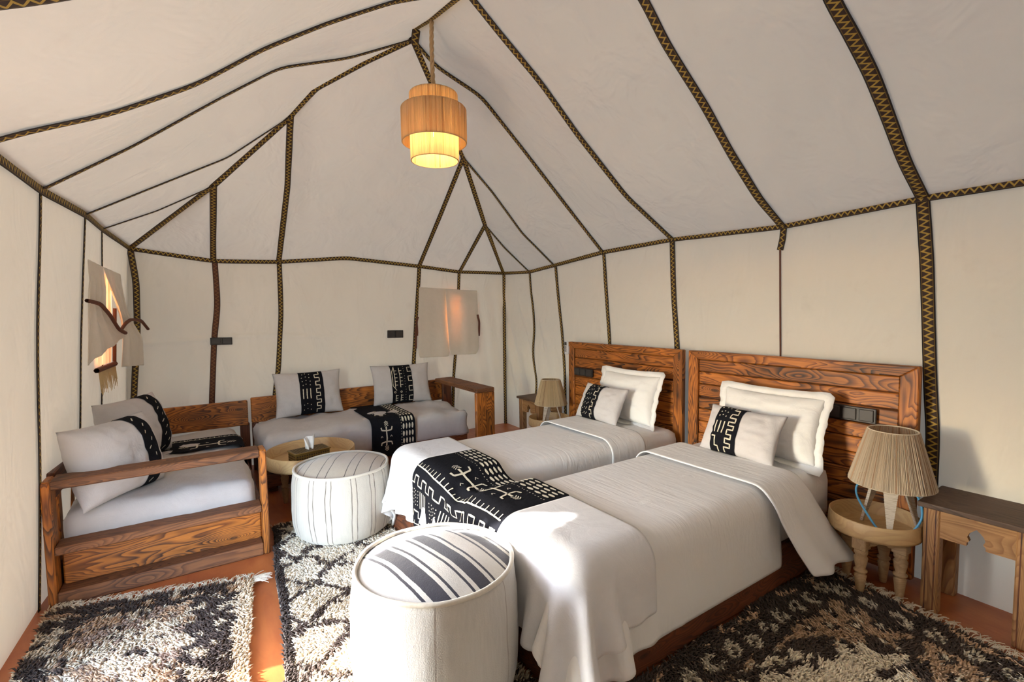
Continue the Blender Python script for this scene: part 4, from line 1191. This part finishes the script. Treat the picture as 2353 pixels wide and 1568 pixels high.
rm = empty('remote_control', (2.715, 3.232, .968), 0, 'pale grey remote control in a holder at the headboard corner', 'remote')
rm.rotation_euler = (0, 0, rad(-90))
box('holder', (0, -.006, -.02), (.052, .02, .07), M_GREYPL, rm, .004)
box('handset', (0, -.014, .0), (.042, .016, .12), M_GREYPL, rm, .005)
box('screen', (0, -.0225, .035), (.028, .002, .028), M_BLACK2, rm, .0)
for q in range(3): box('button', (0, -.0228, .005-.017*q), (.022, .002, .008), M_BLACK2, rm, 0)

tb = empty('tissue_box', (.60, 3.42, .2945), rad(12), 'carved brass-coloured wooden tissue box with a white tissue on the tray', 'tissue box')
L_, W_, H_ = .23, .125, .082
box('body', (0, 0, H_/2), (L_, W_, H_), M_BRASS, tb, .003)
box('lid', (0, 0, H_+.004), (L_+.012, W_+.012, .008), M_BRASS, tb, .002)
M_DK = m_plain('fretwork_shadow', (.035, .02, .008), .8)
def fret(name, par, cx_, cz_, wx, wz, nx, nz, ax):
    for i in range(nx):
        for j in range(nz):
            x = cx_+(i-(nx-1)/2)*wx/nx; z = cz_+(j-(nz-1)/2)*wz/nz; q = .42*min(wx/nx, wz/nz)
            V = [(x-q, z), (x, z-q), (x+q, z), (x, z+q)]
            if ax == 'f': P_ = [(a, -W_/2-.0008, b) for a, b in V]
            elif ax == 't': P_ = [(a, b, H_+.0087) for a, b in V]
            else: P_ = [(-L_/2-.0008, a, b) for a, b in V]
            yield P_
allf = list(fret('f', tb, 0, H_/2, L_*.95, H_*.85, 14, 4, 'f'))+list(fret('t', tb, 0, 0, L_*.95, W_*.95, 14, 8, 't'))+list(fret('s', tb, 0, H_/2, W_*.95, H_*.85, 8, 4, 's'))
V = [p for q in allf for p in q]; link('fretwork', pyd('fretwork', V, [(4*i, 4*i+1, 4*i+2, 4*i+3) for i in range(len(allf))]), M_DK, tb)
tg = np.zeros((9, 9, 3))
for i in range(9):
    for j in range(9):
        u, v = i/8-.5, j/8
        tg[i, j] = (u*.075*(.45+.75*v)+.012*v, .022*math.sin(u*9+v*3)*(1-.3*v)+.015*v, H_+.006+.085*v+.012*u*v)
o = link('tissue', grid_mesh('tissue', tg), M_TISSUE, tb, smooth=True)
so = o.modifiers.new('solid', 'SOLIDIFY'); so.thickness = .0012
# ------------------------------------------------------------------ shaggy rugs
DKB, CRM, CAM, GRB = np.array((.066, .044, .034)), np.array((.78, .67, .51)), np.array((.50, .33, .205)), np.array((.29, .20, .15))
def make_rug(name, corners, sp, colour_fn, label, fringe_edges=(), length=.026, seed=1, rsz=.0046):
    """corners: (u0v0, u1v0, u1v1, u0v1) on the floor; colour_fn(u, v, W, L) -> rgb rows in metres"""
    c = [np.array(p, float) for p in corners]
    W = (np.linalg.norm(c[1]-c[0])+np.linalg.norm(c[2]-c[3]))/2; Ls = (np.linalg.norm(c[3]-c[0])+np.linalg.norm(c[2]-c[1]))/2
    def mp(a, b):
        a = np.asarray(a)[..., None]; b = np.asarray(b)[..., None]
        wob = .006*np.sin(np.asarray(b)*19+seed)+.004*np.sin(np.asarray(a)*27)
        return (c[0]*(1-a)+c[1]*a)*(1-b)+(c[3]*(1-a)+c[2]*a)*b+wob
    root = empty(name, tuple(sum(c)/4)+(0,), 0, label, 'rug', 'shaggy wool rugs')
    inv_ = Matrix.Translation(-Vector(root.location))
    g = np.linspace(0, 1, 24); A2, B2_ = np.meshgrid(g, g, indexing='ij')
    P = np.concatenate([mp(A2, B2_), np.full(A2.shape+(1,), .010)], -1)
    o = link('backing', grid_mesh('backing', P), M_FRINGE, root); o.matrix_parent_inverse = inv_
    r = np.random.default_rng(seed)
    nu, nv = int(W/sp), int(Ls/sp)
    ii, jj = np.meshgrid(np.arange(nu), np.arange(nv), indexing='ij')
    a = (ii.ravel()+.5+(r.random(ii.size)-.5)*.9)/nu; b = (jj.ravel()+.5+(r.random(ii.size)-.5)*.9)/nv
    xy = mp(a, b); n = len(xy)
    col = colour_fn(a*W, b*Ls, W, Ls, r)*(.75+.5*r.random(n))[:, None]
    ang = vnoise(xy[:, 0]*5, xy[:, 1]*5, seed)*5+r.random(n)*3.2
    ln = length*(.75+.5*r.random(n)); lean = .45+.45*r.random(n)
    tip = np.stack([xy[:, 0]+ln*lean*np.cos(ang), xy[:, 1]+ln*lean*np.sin(ang), .010+ln*np.sqrt(np.maximum(1-(lean*.8)**2, .1))*.95], 1)
    mid = np.stack([xy[:, 0]+ln*lean*.35*np.cos(ang), xy[:, 1]+ln*lean*.35*np.sin(ang), .010+ln*.55], 1)
    V = np.zeros((n, 7, 3)); rot = r.random(n)*6.28
    for k in range(3):
        q = rot+k*2.094; d = np.stack([np.cos(q), np.sin(q), 0*q], 1)
        V[:, k] = np.c_[xy, np.full(n, .009)]+d*rsz*.8
        V[:, 3+k] = mid+d*rsz
    V[:, 6] = tip
    base = np.arange(n)[:, None]*7
    F4 = np.concatenate([base+np.array([[k, (k+1) % 3, 3+(k+1) % 3, 3+k]]) for k in range(3)])
    F3 = np.concatenate([base+np.array([[3+k, 3+(k+1) % 3, 6]]) for k in range(3)])
    me = bpy.data.meshes.new('pile')
    nl = len(F4)*4+len(F3)*3
    me.vertices.add(n*7); me.vertices.foreach_set('co', V.reshape(-1).astype(np.float32))
    me.loops.add(nl); me.loops.foreach_set('vertex_index', np.concatenate([F4.ravel(), F3.ravel()]).astype(np.int32))
    me.polygons.add(len(F4)+len(F3))
    me.polygons.foreach_set('loop_start', np.concatenate([np.arange(len(F4))*4, len(F4)*4+np.arange(len(F3))*3]).astype(np.int32))
    me.update(calc_edges=True); me.validate()
    C = np.repeat(col[:, None], 7, 1); C[:, :3] *= .8
    color_attr(me, C.reshape(-1, 3))
    me.polygons.foreach_set('use_smooth', [True]*len(me.polygons))
    o = link('pile', me, M_PILE, root); o.matrix_parent_inverse = inv_; o['kind'] = 'stuff'
    if fringe_edges:
        V = []; Fc = []
        for (e0, e1, cnt, ln0) in fringe_edges:
            for k in range(cnt):
                t = (k+r.random())/cnt
                p = np.r_[mp(*(np.array(e0)+(np.array(e1)-np.array(e0))*t)), .012]
                cen = np.r_[sum(c)/4, .012]; out = p-cen; out[2] = 0
                ed = np.r_[mp(*e1)-mp(*e0), 0]; ed /= np.linalg.norm(ed); out -= ed*(out@ed); out /= np.linalg.norm(out)
                clump = math.sin(t*cnt*.42)*.5
                d = out+ed*(clump+(r.random()-.5)*.8); d /= np.linalg.norm(d); L0 = ln0*(.5+.9*r.random())
                cv = (r.random()-.5)*1.2; sd = np.cross(d, (0, 0, 1))
                b0 = len(V)
                for i in range(5):
                    s = i/4; q = p+d*L0*s+sd*cv*L0*s*s*.5+np.array([0, 0, .012*math.sin(s*2.6)])
                    V += [q+sd*.0016, q-sd*.0016, q+np.array([0, 0, .0028])]
                for i in range(4):
                    for m_ in range(3): Fc.append((b0+3*i+m_, b0+3*i+(m_+1) % 3, b0+3*i+3+(m_+1) % 3, b0+3*i+3+m_))
        o = link('fringe', pyd('fringe', V, Fc), M_FRINGE, root); o.matrix_parent_inverse = inv_; o['kind'] = 'stuff'
    return root
def pick(n, default): return np.repeat(default[None], n, 0)
def rug_left(u, v, W, L, r):
    # u across from the wall side to the right edge, v from the daybed edge towards the viewer
    n = len(u); c = pick(n, CRM*.85); jit = (vnoise(u*45, v*45, 3)-.5)*.05
    s1 = vnoise(u*30, v*30, 7); s2 = vnoise(u*55, v*55, 8); blob = vnoise(u*7+v*3, v*9, 4)
    dia = np.abs((u*1.0+jit)-.36)+np.abs((v+jit)-.42)*.8
    c[(dia > .24)] = CRM*.92
    m = ((np.sin((u+v*.6)*26+jit*30) > .25) & (s1 > .35)); c[m & (dia > .12)] = CAM*1.15
    c[(s1 > .52) & (dia > .14)] = CAM
    c[(s2 > .72)] = GRB; c[(s2 > .80) & (blob > .4)] = DKB
    c[(blob > .62) & (s1 > .4)] = GRB*1.3
    e = np.minimum(v, W*9)+jit
    bd = (v+jit < .13) | (W-u+jit < .21) | (u-jit < .12)
    c[bd] = DKB*1.15
    c[bd & (s1 > .70)] = CRM*.9
    c[(np.abs(v+jit-.075) < .012) & (s1 > .40)] = CAM
    c[(W-u+jit*.6 < .055)] = CRM*1.15
    c[(dia < .16) & (s2 < .7)] = CRM*1.12
    return c*np.array((.86, .76, .66))
def rug_mid(u, v, W, L, r):
    n = len(u); c = pick(n, CRM*1.12); j1 = (vnoise(u*30, v*30, 11)-.5)*.30; s = vnoise(u*60, v*60, 12)
    j2 = (vnoise(u*9, v*9, 15)-.5)*.5
    a = (u/.34+v/.29+j2*.5) % 1; b = (u/.34-v/.29+j2*.6+.3) % 1
    d = np.minimum(np.minimum(a, 1-a), np.minimum(b, 1-b))
    dark = d+j1*.45 < .075
    c[dark] = DKB*1.3
    c[dark & (s > .75)] = CRM
    c[(~dark) & (s > .93)] = CAM
    c[u+j1*.02 < .035] = DKB*.8
    c[(v < .06) & (s < .6)] = DKB*1.1
    return c
def rug_right(u, v, W, L, r):
    # u from the bed rail outwards, v from the nightstand end towards the viewer
    n = len(u); s1 = vnoise(u*26, v*26, 21); s2 = vnoise(u*52, v*52, 22); jit = (vnoise(u*32, v*32, 23)-.5)*.07
    c = pick(n, CAM*.95)
    q = np.abs((u+jit)-.47)*.95+np.abs((v+jit)-.98)*.60
    cream = q < .42; c[cream] = CRM
    st = cream & (np.abs(((u+v*.3+jit)*7) % 1-.5) < .16) & (s1 > .3) & (q > .10); c[st] = DKB*1.1
    ringm = (np.abs(q-.44) < .035); c[ringm & (s1 > .28)] = DKB*1.2
    # flower dots over the camel field
    fu, fv = (u/.105+.5*(np.floor(v/.09) % 2)) % 1-.5, (v/.09) % 1-.5
    fl_ = fu**2+fv**2
    out = ~cream & ~ringm
    c[out & (fl_ < .10) & (s2 > .25)] = DKB
    c[out & (fl_ < .022)] = CRM*.9
    c[out & (fl_ > .36) & (s2 > .55)] = CRM*.85
    b = np.minimum(u, v*1.0)+jit*.7
    bord = b < .20
    c[bord] = DKB*1.05
    al = np.where(u < v, v, u); ac = np.where(u < v, u, v)
    fx = ((al+jit*.3)/.115) % 1-.5; fy = (ac+jit*.4-.115)/.085
    rr2 = (fx*1.35)**2+fy**2
    c[bord & (rr2 < .20) & (s2 > .30)] = CRM*.75
    c[bord & (rr2 < .02)] = DKB
    c[(np.abs(b-.035) < .012) & (s1 > .45)] = CAM*1.2
    c[(np.abs(b-.19) < .012) & (s1 > .45)] = CAM*.9
    return c*1.22
make_rug('shaggy_rug', ((-.60, 2.80), (.165, 2.575), (-.04, .45), (-.64, .45)), .0078, rug_left, 'brown and cream shaggy rug in front of the daybed end', [((0, 0), (1, 0), 330, .05), ((.985, 0), (1.0, .02), 40, .07)], .024, 31)
make_rug('shaggy_rug', ((.325, 3.14), (.925, 3.08), (.90, .45), (.09, .45)), .0078, rug_mid, 'cream shaggy rug with dark scalloped lattice under the poufs', [((0, 0), (1, 0), 120, .03)], .024, 32)
make_rug('shaggy_rug', ((2.515, 1.092), (2.36, .10), (.99, .06), (1.05, 1.098)), .0078,
         lambda u, v, W, L, r: rug_right(u, v, W, L, r), 'dark bordered shaggy rug along the side of the front bed', [((0, 0), (1, 0), 330, .055)], .024, 33)

# ------------------------------------------------------------------ windows and their curtains
def m_pane(name, col, st):
    s = NT(name); p = s.geo()
    streak = s.ramp(s.noise(s.mapping(p, (3, 26, 1.2)), 1., 3, .6), [(.35, .35), (.55, 1.), (.72, 3.2)])
    s.fin(col, .15)
    s.put(s.b, 'Emission Color', col+(1,)); s.put(s.b, 'Emission Strength', s.math('MULTIPLY', streak, st))  # daylight glow and bright streaks put in as emission
    return s.m
w1 = tag(empty('window_1', (-.47, 3.9, 0)), 'small tent window glowing amber behind tied curtains', kind='structure')
w1i = Matrix.Translation((.47, -3.9, 0))
def W1(o): o.parent = w1; o.matrix_parent_inverse = w1i; return o
def lw(y, z, d): p = left_pt(y, z); return np.array(p)+np.array([d, 0, 0])*1.0
yy, zz2 = np.meshgrid(np.linspace(3.74, 4.06, 12), np.linspace(1.0, 1.56, 12), indexing='ij')
Pw = left_pt(yy, zz2); Pw[..., 0] += .020+.004*np.sin(yy*60)
W1(link('pane', grid_mesh('pane', Pw), m_pane('amber_window_sheet', (1.0, .50, .24), 1.1), smooth=True))
def wband(pts, wd, th=.012, nm='frame_band'):
    P = np.array([lw(y, z, .032) for y, z in pts]); W1(link(nm, tube_mesh(nm, P, wd/2, 6), M_BROWNT))
wband([(3.62, .985), (4.08, .985)], .030); wband([(4.06, 1.0), (4.06, 1.35)], .022)
V = []; Fc = []
for k in range(70):
    y = 3.64+.42*(k+random.random())/70; ln = .05+.10*random.random(); b = len(V)
    p0 = lw(y, .975, .036); p1 = p0+np.array([.006, (random.random()-.5)*.02, -ln])
    V += [p0+(0, .0025, 0), p0-(0, .0025, 0), p0+(.003, 0, 0), p1+(0, .0015, 0), p1-(0, .0015, 0), p1+(.002, 0, 0)]
    Fc += [(b, b+1, b+4, b+3), (b+1, b+2, b+5, b+4), (b+2, b, b+3, b+5)]
o = W1(link('fringe', pyd('fringe', V, Fc), m_plain('golden_strands', (.62, .44, .22), .8))); o['kind'] = 'stuff'  # thin golden strands hanging below the window band
def curtain(name, label, rows, folds, tie, group, n=34, nv=40, amp=.02):
    """rows: (t, left point, right point) down the curtain; points are world xyz"""
    ts = np.array([r[0] for r in rows]); A3 = np.array([r[1] for r in rows]); B3_ = np.array([r[2] for r in rows])
    t = np.linspace(0, 1, nv); s = np.linspace(0, 1, n)
    def sm(X):
        Y = np.stack([np.interp(t, ts, X[:, k]) for k in range(3)], 1)
        for _ in range(3): Y[1:-1] = (Y[:-2]+2*Y[1:-1]+Y[2:])/4
        return Y
    La, Ra = sm(A3), sm(B3_)
    P = La[None]*(1-s[:, None, None])+Ra[None]*s[:, None, None]
    wdt = np.linalg.norm(Ra-La, axis=1)
    am = amp*np.clip(.9-.5*wdt/ wdt.max(), .25, 1)*np.clip(t*4, .1, 1)
    ph = np.sin(s[:, None]*folds*6.28+1.5*np.sin(t*2.2)[None])+.4*np.sin(s[:, None]*folds*13+2)
    P[..., 0] += ph*am[None]*tie[3]; P[..., 1] += -ph*am[None]*tie[4]
    root = empty(name, tuple(P[n//2, 0]), 0, label, 'curtain', group)
    iv = Matrix.Translation(-Vector(root.location))
    o = sheet('panel', P, M_CURT, root, .003); o.matrix_parent_inverse = iv
    for q in tie[:3]:
        if q is None: continue
        o = link('tie_band', tube_mesh('tie_band', smooth_pts(q, 30, 3), .011, 6), M_BROWNT, root, smooth=True); o.matrix_parent_inverse = iv
    return root
cg = 'window curtains'
curtain('window_curtain', 'cream curtain tied back at the near side of the left window', [
    (0, lw(3.46, 1.61, .012), lw(3.84, 1.60, .02)), (.25, lw(3.46, 1.48, .014), lw(3.76, 1.46, .04)), (.42, lw(3.45, 1.385, .015), lw(3.66, 1.355, .05)), (.50, lw(3.44, 1.34, .016), lw(3.66, 1.30, .06)),
    (.72, lw(3.43, 1.19, .018), lw(3.84, 1.22, .085)), (1, lw(3.43, 1.03, .02), lw(3.97, 1.165, .10))], 3,
    ([lw(3.42, 1.385, .02), lw(3.52, 1.37, .06), lw(3.66, 1.31, .08), lw(3.82, 1.215, .10), lw(3.90, 1.19, .12)], None, None, .8, .5), cg)
curtain('window_curtain', 'cream curtain tied back at the corner side of the left window', [
    (0, lw(3.84, 1.60, .02), lw(4.24, 1.585, .02)), (.25, lw(3.92, 1.48, .035), lw(4.26, 1.45, .03)), (.42, lw(4.02, 1.36, .05), lw(4.28, 1.32, .05)), (.52, lw(4.06, 1.275, .06), lw(4.28, 1.265, .07)),
    (.72, lw(3.98, 1.14, .08), lw(4.36, 1.14, .12)), (1, lw(3.96, .97, .08), lw(4.36, .94, .13))], 3,
    ([lw(3.96, 1.20, .08), lw(4.04, 1.25, .09), lw(4.14, 1.275, .10), lw(4.30, 1.265, .13), lw(4.42, 1.20, .15)], None, None, .8, .5), cg)
w2 = tag(empty('window_2', (2.2, 4.5, 0)), 'rear tent window glowing orange through closed curtains', kind='structure')
xx, zz3 = np.meshgrid(np.linspace(2.22, 2.35, 8), np.linspace(.98, 1.47, 12), indexing='ij')
Pw = back_pt(xx, zz3); Pw[..., 1] -= .012
o = link('pane', grid_mesh('pane', Pw), m_pane('orange_window_sheet', (1.0, .45, .14), 6.0), w2); o.matrix_parent_inverse = Matrix.Translation((-2.2, -4.5, 0))  # emissive strip on the uncut wall stands in for daylight behind the flaps
def bw(x, z, d): p = np.array(back_pt(x, z)); return p+np.array([0, -d, 0])
curtain('window_curtain', 'flat cream curtain flap hanging at the left of the rear window', [
    (0, bw(1.885, 1.545, .02), bw(2.19, 1.535, .02)), (.4, bw(1.865, 1.27, .035), bw(2.20, 1.25, .03)), (.97, bw(1.855, .85, .05), bw(2.20, .84, .05)), (1, bw(1.875, .835, .05), bw(2.19, .83, .05))], 1.2,
    ([bw(1.875, 1.26, .03), bw(1.845, 1.20, .05), bw(1.855, 1.10, .04), bw(1.86, 1.06, .03)], [bw(1.845, 1.15, .03), bw(1.84, .93, .03)], None, .1, .45), cg)
curtain('window_curtain', 'flat cream curtain flap glowing orange at the right of the rear window', [
    (0, bw(2.165, 1.535, .03), bw(2.545, 1.515, .02)), (.4, bw(2.175, 1.25, .045), bw(2.545, 1.22, .05)), (.95, bw(2.20, .86, .06), bw(2.555, .87, .06)), (1, bw(2.225, .842, .06), bw(2.52, .835, .06))], 1.6,
    ([bw(2.535, 1.26, .05), bw(2.55, 1.18, .06), bw(2.556, 1.08, .05), bw(2.56, 1.03, .04)], None, None, .1, .55), cg)
